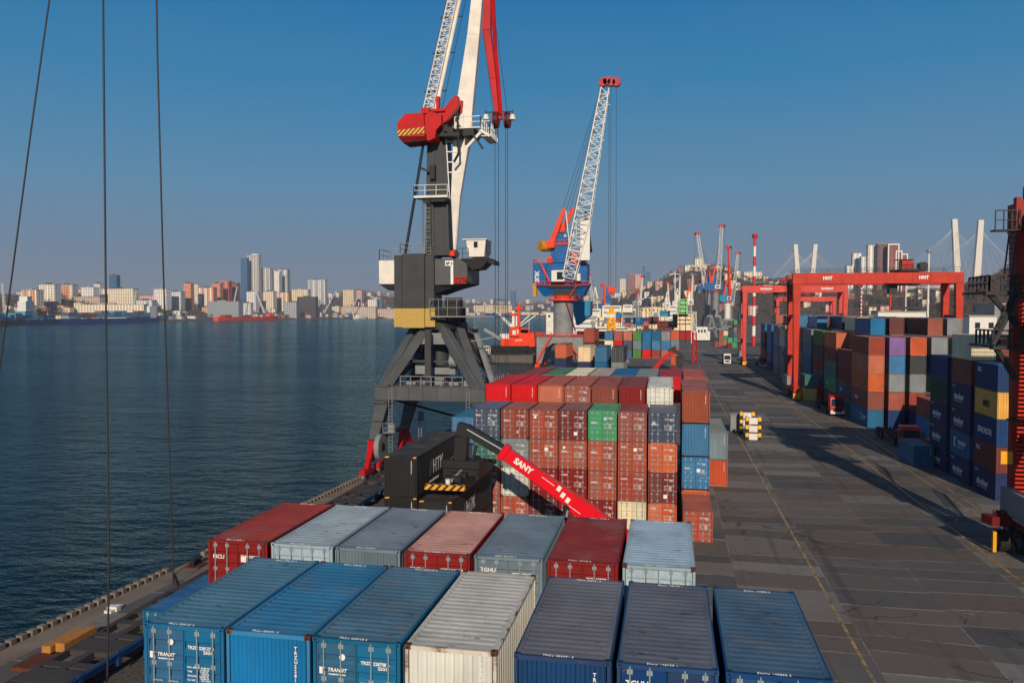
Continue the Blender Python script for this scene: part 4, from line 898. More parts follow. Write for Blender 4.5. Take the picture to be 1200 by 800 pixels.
# ---------------------------------------------------------------- blue portal crane with lattice boom
def blue_crane():
    Y = 262.0; P = lambda px, py, YY=Y: at(px, py, YY)
    t = thing('portal_crane', 'blue portal crane on grey column with white lattice boom, by the red tug', 'crane', (-35, 266, 0))
    Gm, B, Or, Wh = M['mid_grey'], M['crane_blue'], M['orange_red'], M['white_steel']
    q = MB(); x0, x1 = -42.6, -27.2                   # arched portal box
    for ya in (257.5, 270): 
        for xa, xb in ((x0, x0+3.2), (x1-3.2, x1)): q.hexa([(xa,ya,2),(xb-(1.6 if xa == x0 else 0)+(0),ya,2),(xb-(1.6 if xa == x0 else 0),ya+1.6,2),(xa+(0),ya+1.6,2)] if xa == x0 else [(xa+1.6,ya,2),(xb,ya,2),(xb,ya+1.6,2),(xa+1.6,ya+1.6,2)], [(xa,ya,7),(xb,ya,7),(xb,ya+1.6,7),(xa,ya+1.6,7)])
        q.prism([(x0,7.02),(x0+3.2,7.02),(x0+5.4,8.6),(x1-5.4,8.6),(x1-3.2,7.02),(x1,7.02),(x1,10.9),(x0,10.9)], 'y', ya, ya+1.6)
    for xa in (x0+.02, x1-1.62): q.box(xa, xa+1.6, 259.1, 270, 7.2, 10.9)
    q.box(x0+2, x1-2, 259.1, 270, 9.6, 10.88)
    bev(q.build('portal_frame', Gm, t), .1)
    for xa in (x0+.6, x1-.6):
        for ya in (258.3, 270.8):
            q = MB(); q.box(xa-.7, xa+.7, ya-3, ya+3, .9, 2.0); bo = q.build('bogie', Or, t)
            for dy in (-2.3, -.8, .8, 2.3): w_ = MB(); w_.tube((xa-.25,ya+dy,.5),(xa+.25,ya+dy,.5),.45,10); w_.build('wheel', M['rim'], bo)
    q = MB(); z = 10.95; q.box(x0-.4, x1+.4, 257, 272, z, z+.12); q.rail([(x0-.4,272,z),(x0-.4,257,z),(x1+.4,257,z),(x1+.4,272,z)], 1.2, .06, 1.6)
    q.beam((x0+.2,256.6,2.2), (x0+5.2,256.6,z), .9, .25); q.rail([(x0+.2,256.3,2.2),(x0+5.2,256.3,z)], 1.1, .06, 1.5); q.beam((x1-.4,256.6,3.2),(x1-4.6,256.6,9), .3, .3); q.build('portal_walkway', Or, t)
    cx, cy = -34.6, 264.2
    q = MB(); q.tube((cx,cy,11), (cx,cy,22.6), 3.35, 28); q.build('column', Gm, t)
    q = MB(); q.beam((cx+1.2,cy-3.6,22.4),(cx+4.3,cy-2,12.5),.7,.25); q.build('column_stair', M['maroon_steel'], t)
    q = MB(); q.tube((cx,cy,22.6),(cx,cy,23.1),5.1,28); q.tube((cx,cy,23.1),(cx,cy,25.2),3.0,24); q.rail([(cx-4.8,cy-3.4,23.1),(cx+4.8,cy-3.4,23.1),(cx+6.5,cy,23.1)],1.1,.06,1.5); q.build('ring_platform', Or, t)
    q = MB()
    def slab(mb, px0, py0, px1, py1, Y0, Y1, k=0): a = P(px0, py1, Y0); b = P(px1, py0, Y0); mb.box(a.x, b.x, Y0, Y1, a.z, b.z, k)
    slab(q, 624.5, 308, 640, 332, 261, 271); slab(q, 640.2, 308, 688, 331, 262, 271); a = P(625, 332, 261); b = P(690, 332, 261); c = P(636, 347, 261)
    q.hexa([(c.x,262.5,c.z),(b.x-2,262.5,c.z),(b.x-2,270,c.z),(c.x,270,c.z)], [(a.x,261.1,a.z),(b.x,261.1,a.z),(b.x,270.9,a.z),(a.x,270.9,a.z)])
    slab(q, 649, 287, 669, 308, 262.5, 267); slab(q, 645.5, 290, 650, 308, 263, 266); slab(q, 648, 272.5, 665, 286.8, 263, 267)
    mh = bev(q.build('machine_house', B, t), .1)
    q = MB(); slab(q, 624.4, 332, 628.5, 347, 260.9, 262.5); q.build('counterweight', M['ochre'], t)
    a = P(626.3, 325, 260.9); text('ЗПК', 1.9, Matrix.Translation(Vector((a.x+1.55,260.85,a.z-1.8))-ORG[mh.name]) @ FACE_FRONT @ Matrix.Rotation(R(90),4,'Z'), M['white_ink'], mh, bold=.06)
    a = P(661, 285, 262.9); text('А', 1.3, Matrix.Translation(Vector((a.x,262.4,a.z+2.0))-ORG[mh.name]) @ FACE_FRONT, M['white_ink'], mh, bold=.06)
    q = MB(); z = P(640, 308, 261).z; q.rail([(P(625,308,261).x,270,z),(P(625,308,261).x,261.1,z),(P(648,308,261).x,261.1,z)],1.2,.06,1.4); q.beam(P(634,309,260.8), P(644,330,260.8), .6, .5); z2 = P(640, 286.5, 262).z
    slab(q, 646, 285, 666, 287, 262, 268); q.rail([(P(646,286,262).x,262.1,z2+.2),(P(666,286,262).x,262.1,z2+.2)],1.2,.06,1.3); q.build('walkway', Or, mh)
    q = MB()                                          # A-frame pair and drum counterweight
    for Ya, dx in ((261.5, 0), (266.5, 11)): q.beam(P(645+dx*.3, 288, Ya), P(661.5+dx, 244.5, Ya), 1.1, 1.9, w2=.9, h2=1.2)
    q.beam(P(640,287,262), P(650,286,262), 2.2, 2.4); q.build('luffing_frame', Or, t)
    q = MB(); a = P(638.5, 288, 260.5); q.tube((a.x-1.7,261.2,a.z),(a.x+1.6,264,a.z),1.75,18); q.build('drum_counterweight', M['ochre'], t)
    q = MB(); q.beam(P(663,247,261.2), P(667,285,261.2), .28); q.beam(P(674,249,266), P(676,275,266), .28); q.build('white_strut', Wh, t)
    q = MB()
    for Ya, pa, pb in ((261.8, (689,262), (691.5,296)), (263, (688,263), (683,300))): q.beam(P(686,248,264), P(692,296,264), .8, 1.2)
    q.build('rear_frame', M['crane_red'], t)
    # lattice boom
    foot, mid, top = P(667, 326, 259.5), P(682, 262, 259.5), P(709.3, 104, 260)
    q = MB(); q.lattice(foot, mid, 3.8, 5.0, 8, .17, side=(1,0,-.25)); q.lattice(mid, top, 5.0, 2.5, 20, .15, side=(1,0,-.17))
    for f_ in (.3, .62, .88): c = mid.lerp(top, f_); q.beam(c, c+Vector((2.6,0,0)), .15)
    bm = q.build('lattice_boom', Wh, t)
    q = MB(); a = P(686, 258, 258.8); b = P(686, 305, 258.8); q.box(a.x-1.6, a.x+1.5, 258.2, 259.0, b.z, a.z); q.build('boom_panel', M['white_steel'], bm)
    q = MB()
    for px, py, r_ in ((706.5, 97, 1.35), (711, 96, 1.2), (716.5, 97, 1.25), (722.5, 97, 1.3)): c = P(px, py, 259.4); q.tube((c.x,258.6,c.z),(c.x,260.4,c.z),r_,14)
    a = P(704, 101, 259); b = P(727, 92.5, 259); q.box(a.x, b.x, 258.9, 260.2, a.z+.4, b.z); q.rail([(a.x+1,258.8,b.z),(b.x-.6,258.8,b.z)],.9,.06,1.2); q.build('boom_head', M['maroon_red'], bm)
    q = MB()
    for px0, py0, px1, py1, Y0, Y1 in ((669,296,676,308,262.2,266), (641,301,647,308,261.5,264), (680,300,686,308,262.5,267), (653,262,662,272,263.5,266)): q = MB(); slab(q, px0, py0, px1, py1, Y0, Y1); q.build('winch_house', M['orange_red'], mh)
    q = MB(); z = P(640,334,260.8).z; q.rail([(P(627,334,260.8).x,260.8,z),(P(690,334,260.8).x,260.8,z)],1.2,.06,1.5); q.box(P(627,334,260.8).x,P(690,334,260.8).x,260.5,261,z-.15,z); q.beam(P(677,333,260.6),P(668,346,260.6),.8,.2); q.build('house_walkway', Or, mh)
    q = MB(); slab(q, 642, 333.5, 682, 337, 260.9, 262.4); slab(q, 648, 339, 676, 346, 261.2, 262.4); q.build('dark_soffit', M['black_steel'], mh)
    cab = MB(); slab(cab, 646, 316.5, 661.5, 330, 258.5, 261.2); cb = bev(cab.build('operator_cab', Wh, t), .08)
    w_ = MB(); slab(w_, 652.5, 318.5, 660, 327.5, 258.4, 258.6); w_.build('window', M['glass'], cb)
    q = MB(); slab(q, 676, 320.5, 680, 329, 258.8, 261); q.build('white_tank', Wh, t)
    q = MB()
    for dx in (0, 5, 9, 14): q.tube(P(659+dx, 246, 262), P(705+dx*.25, 101, 260), .07, 5)
    for px in (713.5, 716, 722.3): a = P(px, 100, 259.4); q.tube(a, (a.x+.15, 259.4, 27.0), .06, 5)
    a = P(718, 100, 259.4); q.build('ropes', M['rope'], t)
    q = MB(); q.box(a.x-1.2, a.x+1.2, 258.9, 259.9, 25.4, 27); q.tube((a.x,259.4,25.4),(a.x,259.4,24.3),.5,8); q.build('hook_block', M['orange_red'], t)
M['maroon_red'] = steel_paint('boom_head_red', (176,30,30), rust=.1)
blue_crane()
# turquoise hopper behind the blue crane
t = thing('hopper', 'big turquoise steel hopper on grey legs right of the grey crane column', 'hopper', (-24, 300, 0))
P = lambda px, py: at(px, py, 300); a, b, c, d = P(670, 353), P(693, 353), P(692.5, 369), P(677, 381)
q = MB(); q.prism([(a.x,a.z),(d.x,d.z),(c.x,c.z),(b.x,b.z)], 'y', 296, 306); e = P(672,342); q.box(e.x, e.x+3.2, 298, 304, a.z+.02, e.z+2.5); q.build('bin', M['turquoise'], t)
q = MB()
for x, dx in ((-27.5,2.5),(-21,4.5)):
    for y in (297.5, 304.5): q.beam((x+dx,y,.0),(x-1,y,15.5),.55)
q.beam((-22,297.5,15),(-14.5,297.5,.0),.6); q.beam((-28,297.5,15.4),(-19,297.5,15.4),.5); q.build('support_frame', M['mid_grey'], t)

# ---------------------------------------------------------------- smaller cranes of the port
def port_crane(label, px, base_y, Y, hw, ptop, rtop, house='crane_blue', boom='white_steel', head='maroon_red', lattice=True, portal='mid_grey', aframe='orange_red', s=1.0, colr='mid_grey'):
    """px photograph column of the mast, ptop=(px,py) of the boom head, rtop=py of the house top"""
    B0 = at(px, base_y, Y); gx = B0.x; t = thing('portal_crane', label, 'crane', (gx, Y, 0), 'portal cranes along the distant quay')
    zt = at(px, rtop, Y).z; zh = zt-5.2*s; zc = max(7.0, zh*.45); g = 6.0*s
    q = MB()
    for sx in (-1, 1):
        for sy in (-1, 1): q.beam((gx+sx*g, Y+sy*g, .2), (gx+sx*g*.45, Y+sy*g*.45, zc), 1.1*s, 1.1*s)
    q.box(gx-g*.55, gx+g*.55, Y-g*.55, Y+g*.55, zc, zc+1.4*s); q.box(gx-g*.9, gx+g*.9, Y-g*.95, Y-g*.8, zc*.45, zc*.45+.9*s); q.build('portal_frame', M[portal], t)
    q = MB(); q.tube((gx,Y,zc+1.4*s),(gx,Y,zh),2.1*s,16); q.build('column', M[colr], t)
    q = MB(); q.box(gx-hw*.75, gx+hw*.6, Y-2.6*s, Y+3.2*s, zh, zt); q.box(gx-hw, gx-hw*.76, Y-2.2*s, Y+2.6*s, zh+.8*s, zt-.6*s); q.box(gx-1.6*s, gx+1.4*s, Y-1.5*s, Y+1.8*s, zt, zt+5.5*s); q.build('machine_house', M[house], t)
    q = MB(); q.tube((gx,Y,zh-.5*s),(gx,Y,zh),3.2*s,18); q.build('ring_platform', M['orange_red'], t)
    q = MB(); q.box(gx-hw*.1, gx+hw*.35, Y-3.8*s, Y-2.62*s, zh+1*s, zh+3.6*s); cb = q.build('operator_cab', M['white_steel'], t)
    q = MB(); q.box(gx-hw*.02, gx+hw*.27, Y-3.86*s, Y-3.8*s, zh+1.6*s, zh+3.1*s); q.build('window', M['glass'], cb)
    top = at(ptop[0], ptop[1], Y-1); foot = Vector((gx+(1 if top.x > gx else -1)*1.4*s, Y-3*s, zh+1.0*s)); dirx = 1 if top.x >= gx else -1
    q = MB()
    if lattice: q.lattice(foot, top, 2.6*s, 1.6*s, max(6, int((top-foot).length/4)), .14*s, side=(1,0,0))
    else: q.beam(foot, top, 1.7*s, 1.7*s, w2=.9*s, h2=.9*s)
    q.build('boom', M[boom], t)
    q = MB(); q.box(top.x-1.9*s, top.x+1.9*s, Y-2, Y, top.z-.8*s, top.z+.9*s); q.tube((top.x+dirx*1.9*s,Y-2,top.z),(top.x+dirx*1.9*s,Y,top.z),.9*s,10); q.build('boom_head', M[head], t)
    q = MB(); a = Vector((gx-dirx*2.6*s, Y, zt)); b = Vector((gx-dirx*.2*s, Y, zt+11*s))
    for dy in (-1.6*s, 1.6*s): q.beam(a+Vector((0,dy,0)), b+Vector((0,dy,0)), .8*s, 1.0*s); q.beam(b+Vector((0,dy,0)), b+Vector((dirx*1.6*s,dy,-10*s)), .4*s)
    q.build('luffing_frame', M[aframe], t)
    q = MB(); 
    for dy in (-.8, .8): q.tube(b+Vector((0,dy,0)), top+Vector((0,dy*.5,0)), .07*s, 4)
    e = top+Vector((dirx*2.2*s,-1,0)); q.tube(e, (e.x, e.y, top.z*.35+8), .07*s, 4); q.build('ropes', M['rope'], t)
    return t
port_crane('distant blue crane with tall upright lattice boom and dark red head', 838, 398, 560, 7.5, (845.5, 265), 331, s=1.05)
port_crane('distant crane whose pale lattice boom leans left with dark red head', 829, 396, 600, 7.0, (817.5, 274), 333, head='maroon_red', s=1.05)
port_crane('distant crane with pale post and orange topped boom', 852, 399, 640, 6.0, (853.5, 290), 345, house='turquoise', boom='orange_red', lattice=False, s=1.1, colr='white_steel')
port_crane('distant crane with thin pale boom leaning right', 855, 396, 760, 6, (864.5, 297), 352, house='mid_grey', boom='white_steel', s=1.1)
port_crane('small blue crane with orange red folded jib beyond the turquoise hopper', 711, 385, 620, 6.5, (707.5, 334), 354, boom='orange_red', head='orange_red', lattice=False, s=1.0, aframe='crane_blue')
port_crane('distant white crane with red tipped jib in front of the dark hill', 748, 384, 800, 6, (753, 324), 352, house='mid_grey', boom='crane_white', head='crane_red', lattice=False, s=1.1, aframe='crane_red')
port_crane('pale distant crane left of the small blue one, thin boom leaning left', 697, 380, 900, 6, (690, 322), 350, house='mid_grey', lattice=True, aframe='white_steel', head='crane_red', s=1.2)
port_crane('faint cream crane just below the hillside towers, upright boom', 794, 378, 900, 6, (797, 322), 352, house='white_steel', lattice=False, boom='crane_white', aframe='crane_white', head='mid_grey', s=1.2)
port_crane('faint cream crane right of the green funnel with thick boom', 808, 378, 820, 6, (812, 322), 350, house='white_steel', lattice=False, boom='cream_steel' if 'cream_steel' in M else 'crane_white', aframe='orange_red', head='mid_grey', s=1.2)
port_crane('slim white crane with small red head before the hill, left of cream ones', 782, 378, 1000, 6, (782.5, 331), 354, house='white_steel', lattice=False, boom='crane_white', aframe='crane_white', head='crane_red', s=1.2)

# ---------------------------------------------------------------- yard gantries
def gantry(label, Y, paint, x0=27.0, x1=59.2, ztop=27.2, group=None, far=False, tro=None, word=None, stairs=True):
    t = thing('gantry_crane', label, 'gantry crane', ((x0+x1)/2, Y+4, 0), group); Pm = M[paint]
    gb = 2.3; Yb = Y+8.6
    for k, yy in enumerate((Y, Yb)):
        q = MB(); q.box(x0-.9, x1+.7, yy-.75, yy+.75, ztop-gb, ztop)
        for i in range(9): x = x0+2+i*3.5; q.box(x-.05, x+.05, yy-.80, yy-.75, ztop-gb, ztop)
        gd = bev(q.build('girder', Pm, t), .05)
        if k == 0 and word:
            for wx in (x0+5.2, x1-8): text(word, .9, Matrix.Translation(Vector((wx, yy-.83, ztop-1.4))-ORG[gd.name]) @ FACE_FRONT, M['white_ink'], gd, bold=.05)
        q = MB(); q.rail([(x0,yy-.7,ztop),(x1,yy-.7,ztop)],1.0,.035,3); q.build('handrail', M['black_steel'], gd)
        for sx, xx in ((-1, x0), (1, x1)):
            q = MB(); q.beam((xx, yy, 2.6), (xx, yy, ztop-gb), .85, 1.0, w2=1.6, h2=1.3); bev(q.build('leg', Pm, t), .05)
    for xx in (x0, x1):
        q = MB(); q.box(xx-.55, xx+.55, Y-1.6, Yb+1.6, 1.7, 2.8); q.beam((xx,Y,9),(xx,Yb,9),.6,.7); q.beam((xx,Y+.4,18),(xx,Yb-.4,18),.5,.6); q.box(xx-.6, xx+.6, Y+.8, Yb-.8, ztop-gb, ztop-1.0); q.build('side_frame', Pm, t)
        for yy in (Y-.9, Y+.9, Yb-.9, Yb+.9):
            w_ = MB(); w_.tube((xx-.32,yy,.8),(xx+.32,yy,.8),.8,18); w_.tube((xx-.35,yy,.8),(xx+.35,yy,.8),.38,12,1); w_.build('wheel', [M['rubber'], M['rim']], t)
        q = MB(); q.box(xx-.75, xx+.75, Y-2.3, Y-1.75, .25, 1.5); q.build('bumper', M['yellow'], t)
    q = MB(); q.box(x0-1.6, x0-.9, Y+1, Yb-1, 3, 5); q.box(x0-1.7, x0-.8, Y+2, Y+5, 2.9, 3.1, 0); q.build('power_box', M['mid_grey'], t)
    if stairs:
        q = MB(); xx = x0-1.0; yy = Yb-.9              # ladder in hoops up the rear road leg
        for dx in (-.3, .3): q.beam((xx+dx,yy,3),(xx+dx,yy,ztop),.08)
        z = 3
        while z < ztop-.5: q.beam((xx-.3,yy,z),(xx+.3,yy,z),.06); z += .5
        for z in (9, 15, 21, ztop-2.4): q.box(xx-.7, xx+.5, yy-1.4, yy+.6, z, z+.1); q.rail([(xx-.7,yy-1.4,z),(xx-.7,yy+.6,z)],1.1,.03,.7)
        q.build('ladder', M['black_steel'], t)
    tx = tro or x0+21
    q = MB(); q.box(tx-2.2, tx+3.2, Y+.2, Yb-.2, ztop+.35, ztop+.8); q.box(tx-1.6, tx+.6, Y+1, Y+4, ztop+.8, ztop+2.6, 1); q.box(tx-2.6, tx+.8, Y+.8, Y+4.4, ztop+2.75, ztop+2.85); q.tube((tx+2.8,Y+1.5,ztop+1.5),(tx+2.8,Y+4,ztop+1.5),.8,16); q.box(tx-3.9, tx-2.3, Y+1.5, Y+3.6, ztop-4.4, ztop-2.4)
    q.box(tx-3.9, tx+2, Y+1, Y+5, ztop-2.6, ztop-2.35); q.rail([(tx-2.2,Y+.3,ztop+.8),(tx+3.2,Y+.3,ztop+.8)],1.1,.04,1.2); q.build('trolley', [M['black_steel'], M['crane_red']], t)
    q = MB()
    for a in (-1.6, 1.8): q.tube((tx+a,Y+3,ztop),(tx+a,Y+3,ztop-7.2),.05,4)
    q.box(tx-3, tx+3.2, Y+2.4, Y+3.6, ztop-7.7, ztop-7.2); q.build('spreader', M['black_steel'], t)
    return t
gantry('red yard gantry spanning the container stacks, its left foot by the yellow container', 181, 'gantry_red', word='НИТ', tro=50.0)
gantry('faded pinkish red gantry behind the first red one', 292, 'gantry_pink', ztop=28.0, x0=26.2, x1=59.6, word='КАЛМАР', tro=40)
gantry('most distant yard gantry, dull red, seen through the two nearer ones', 430, 'gantry_pink', x0=55, x1=82.5, ztop=26.5, tro=70)
def near_gantry():
    Y = 62.5; x0 = 27.0; ztop = 27.6
    t = gantry('tall red gantry leg with black stairs at the right edge of the picture', Y, 'gantry_wine', x0=x0+.9, x1=62.5, ztop=ztop, stairs=False); Y = 71.1
    q = MB(); x = x0+.35                              # ladder tower in front of the leg
    q.box(x-.55, x-.2, Y-1.5, Y-.9, 3.0, ztop+.4); q.box(x+.75, x+1.25, Y-1.5, Y-.9, 3.0, ztop-2.3)
    z = 3.2
    rg = MB()
    while z < 21: rg.box(x-.19, x+.74, Y-1.25, Y-1.05, z, z+.16); z += .34
    rg.build('ladder', M['gantry_red'], t)
    q.box(x-.3, x+4, Y-1.45, Y-.8, 21, ztop+.2); q.tube((x+.3,Y-1.2,ztop+.2),(x+.3,Y-1.2,ztop+1.2),.3,10); q.build('ladder_tower', M['gantry_wine'], t)
    for z_, L_ in ((20.6, 2.2), (16.3, 1.6)):
        q = MB(); q.box(x-L_-.7, x+3, Y-2.3, Y-1.5, z_-.3, z_); q.rail([(x+2.6,Y-2.25,z_),(x-L_-.45,Y-2.25,z_),(x-L_-.45,Y+2,z_)],1.2,.065,.8); q.beam((x-L_-.4,Y-1.9,z_-.1),(x-.4,Y-1.6,z_-2.6),.3,.35); q.box(x-L_-.5, x-.7, Y-1.5, Y+3.5, z_-.18, z_); q.build('side_platform', M['black_steel'], t)
    q = MB(); q.beam((x-2.3,Y-1.9,16.4),(x-.5,Y-1.9,20.4),1.0,.3); q.rail([(x-2.3,Y-2.2,16.4),(x-.5,Y-2.2,20.4)],1.0,.06,.6); q.beam((x-1.6,Y-1.9,20.7),(x-1.0,Y-1.9,27),.1); q.beam((x-1.0,Y-1.9,20.7),(x-.5,Y-1.9,27),.1)
    for i in range(14): q.beam((x-1.5+.03*i,Y-1.9,21+.42*i),(x-.95+.03*i,Y-1.9,21+.42*i),.05)
    q.rail([(x-2.3,Y-2.2,25.4),(x-.5,Y-2.2,25.4)],1.5,.04,.55); q.box(x-2.35, x-.5, Y-2.3, Y-1.3, 25.3, 25.42); q.build('cage_ladder', M['black_steel'], t)
    q = MB()
    for za in (4.5, 10.5): q.beam((x+1.3,Y-2,za),(x+4.5,Y-2,za+4.4),.8,.16); q.rail([(x+1.3,Y-2.3,za),(x+4.5,Y-2.3,za+4.4)],1.1,.04,.5); q.box(x-.9, x+1.6, Y-2.4, Y-1.4, za-.15, za)
    q.build('lower_stair', M['black_steel'], t)
    q = MB(); q.box(x-1.6, x-.75, Y-2.4, Y-2.3, 7.0, 8.0); q.build('yellow_box', M['yellow'], t)
    q = MB(); q.beam((x-2.6,Y-2.6,2.6),(x+2.5,Y-1.2,2.2),1.3,.7); q.beam((x-1.5,Y-2.2,2.8),(x+.5,Y-1.8,3.6),.5); q.tube((x-1.9,Y-2.0,3.1),(x+1,Y-2.0,3.1),.14,8); q.build('drive_beam', M['maroon_steel'], t)
    for dx, dy in ((-1.3,-2.1),(.1,-2.6)):
        w_ = MB(); w_.tube((x+dx-.35,Y+dy,.85),(x+dx+.35,Y+dy,.85),.85,20); w_.tube((x+dx-.38,Y+dy,.85),(x+dx+.38,Y+dy,.85),.4,14,1); w_.build('wheel', [M['rubber'], M['rim']], t)
    q = MB(); q.box(x-2.2, x-1.95, Y-2.9, Y-2.6, .1, 1.7); q.build('bumper', M['yellow'], t)
near_gantry()

# ---------------------------------------------------------------- lifting machine with red boom
def reach_stacker():
    t = thing('reach_stacker', 'container lifting machine with long red telescopic boom and black inner section', 'reach stacker', (-2, 58.6, 0))
    Rd, Bk = M['boom_red'], M['black_steel']; A0, A1, A2 = Vector((-1.8,58.6,1.5)), Vector((-12.3,58.6,8.5)), Vector((-15.0,58.6,10.0))
    d = (A1-A0).normalized(); n = Vector((-d.z,0,d.x)); n = n if n.z > 0 else -n
    q = MB(); q.beam(A0, A1, .9, 1.15, w2=.85, h2=.92); q.beam(A1-d*.45, A1+d*.05, 1.05, 1.2); q.beam(A0+d*4.2-n*.05, A0+d*6.0-n*.05, 1.04, 1.3); bm = bev(q.build('boom', Rd, t), .05)
    q = MB(); q.beam(A1, A2, .7, .8); q.tube(A1+n*.15+Vector((0,-.38,0)), A2+n*.1+Vector((0,-.38,0)), .06, 8, 1); q.beam(A2-d*.2, A2+d*.7-n*.35, .8, .95); q.build('inner_boom', [Bk, M['galv']], bm)
    rot = Matrix(((-d.x,0,0),(0,0,0),(0,0,0)))
    ax = (-d).normalized(); ay = n; az = ax.cross(ay)
    Mx = Matrix(((ax.x,ay.x,az.x,0),(ax.y,ay.y,az.y,0),(ax.z,ay.z,az.z,0),(0,0,0,1)))
    p = A1-d*1.2+Vector((0,-.485,0))-n*.1
    text('SANY', .62, Matrix.Translation(p-ORG[bm.name]) @ Mx, M['white_ink'], bm, bold=.03, depth=.006)
    for a, b, o in ((3.55, 4.7, .25), (4.95, 5.25, .28), (5.45, 5.75, .05), (5.95, 6.25, -.05), (6.3, 7.4, -.33), (9.4, 11.2, -.12)):
        q = MB(); h = .022 if b-a > .5 else .2; c0 = A1-d*a+n*o; c1 = A1-d*b+n*o
        q.add([c0+Vector((0,-.5 if b < 6 or b > 8 else -.54,0))+n*h, c0+Vector((0,-.5 if b < 6 or b > 8 else -.54,0))-n*h, c1+Vector((0,-.5 if b < 6 or b > 8 else -.54,0))-n*h, c1+Vector((0,-.5 if b < 6 or b > 8 else -.54,0))+n*h], [(0,1,2,3)]); q.build('white_stripe', M['white_ink'], bm)
    q = MB()
    for dy in (-.75, .75): q.tube(A0+d*6.6+Vector((0,dy,-.4)), Vector((-8.2,58.6+dy,1.9)), .17, 10); q.tube(A0+d*6.6+Vector((0,dy,-.4)), Vector((-7.3,58.6+dy,3.9)), .1, 10, 1)
    q.build('lift_cylinder', [Bk, M['galv']], t)
    q = MB(); q.box(-8.8,-1.9,57.3,59.9,.9,1.7); q.box(-3.4,-2.0,57.1,60.1,.9,1.9); bd = bev(q.build('chassis', Rd, t), .08)
    q = MB(); q.box(-4.9,-3.2,56.9,58.0,1.95,2.7); q.build('cab', M['glass'], bd)
    for x in (-7.4, -2.9):
        for y in (56.7, 58.0, 59.2, 60.4) if x < -5 else (57.0, 60.2): w_ = MB(); w_.tube((x,y-.35,.85),(x,y+.35,.85),.85,18); w_.tube((x,y-.37,.85),(x,y+.37,.85),.4,12,1); w_.build('wheel', [M['rubber'], M['ochre']], t)
    H_ = Vector((-15.4,58.6,9.2)); q = MB(); q.beam(H_+Vector((0,0,.3)), H_+Vector((-.1,0,-1.6)), 1.1, .9); q.box(-16.9,-13.9,57.8,59.4,7.2,7.75); q.beam((-14.6,58.2,7.4),(-14.2,58.2,8.9),.2); q.tube((-16.4,58,7.4),(-15.5,58.4,8.8),.12,6)
    q.build('head', Bk, t)
    q = MB(); q.box(-16.2,-15.4,54.2,63.4,6.2,6.75); q.box(-14.9,-14.1,54.2,63.4,6.2,6.75); q.box(-16.6,-13.9,57.4,60,6.4,7.2); q.box(-16.8,-13.9,53.4,53.8,6.5,6.85,1); q.box(-16.8,-13.9,63.6,64.0,6.5,6.85,1); q.box(-16.1,-14.2,53.9,54.2,6.3,6.6)
    for y in (55, 56.5, 61, 62): q.box(-15.8,-14.6,y,y+.5,6.75,7.1); 
    q.tube((-15.2,54.6,6.9),(-15.2,57.4,7.1),.12,6,2); q.tube((-15.3,54.1,6.6),(-15.3,54.1,7.15),.18,8,3); q.build('spreader', [Bk, M['hazard_red'], M['galv'], M['white_steel']], t)
M['boom_red'] = flat('glossy_boom_red', (222,10,30), .3, 0, var=.05)
reach_stacker()
t = thing('reach_stacker', 'distant lifting machine with dark red boom raised before the mixed block', 'reach stacker', (0, 190, 0))
q = MB(); q.beam((-1.6,190,7.6),(1.6,190,10.0),.8,.9); q.build('boom', M['crane_red'], t)
q = MB(); q.beam((.9,190,10.1),(3.3,190,8.6),.9,.9); q.beam((-.2,190,9.7),(1.6,190,10.8),.7,.6); q.box(1.6,3.4,187,193,6.6,8.4); q.box(2.1,3.0,184,196,6.1,6.6); q.build('spreader', M['black_steel'], t)
q = MB(); q.box(-9,-1,188.6,191.4,.9,2.8); q.beam((-5.6,190,2.6),(-1.6,190,7.6),.9,1.0); q.build('chassis', M['crane_red'], t)
for x in (-8,-2):
    for y in (188.6,191.4): w_ = MB(); w_.tube((x,y-.4,.85),(x,y+.4,.85),.85,14); w_.build('wheel', M['rubber'], t)

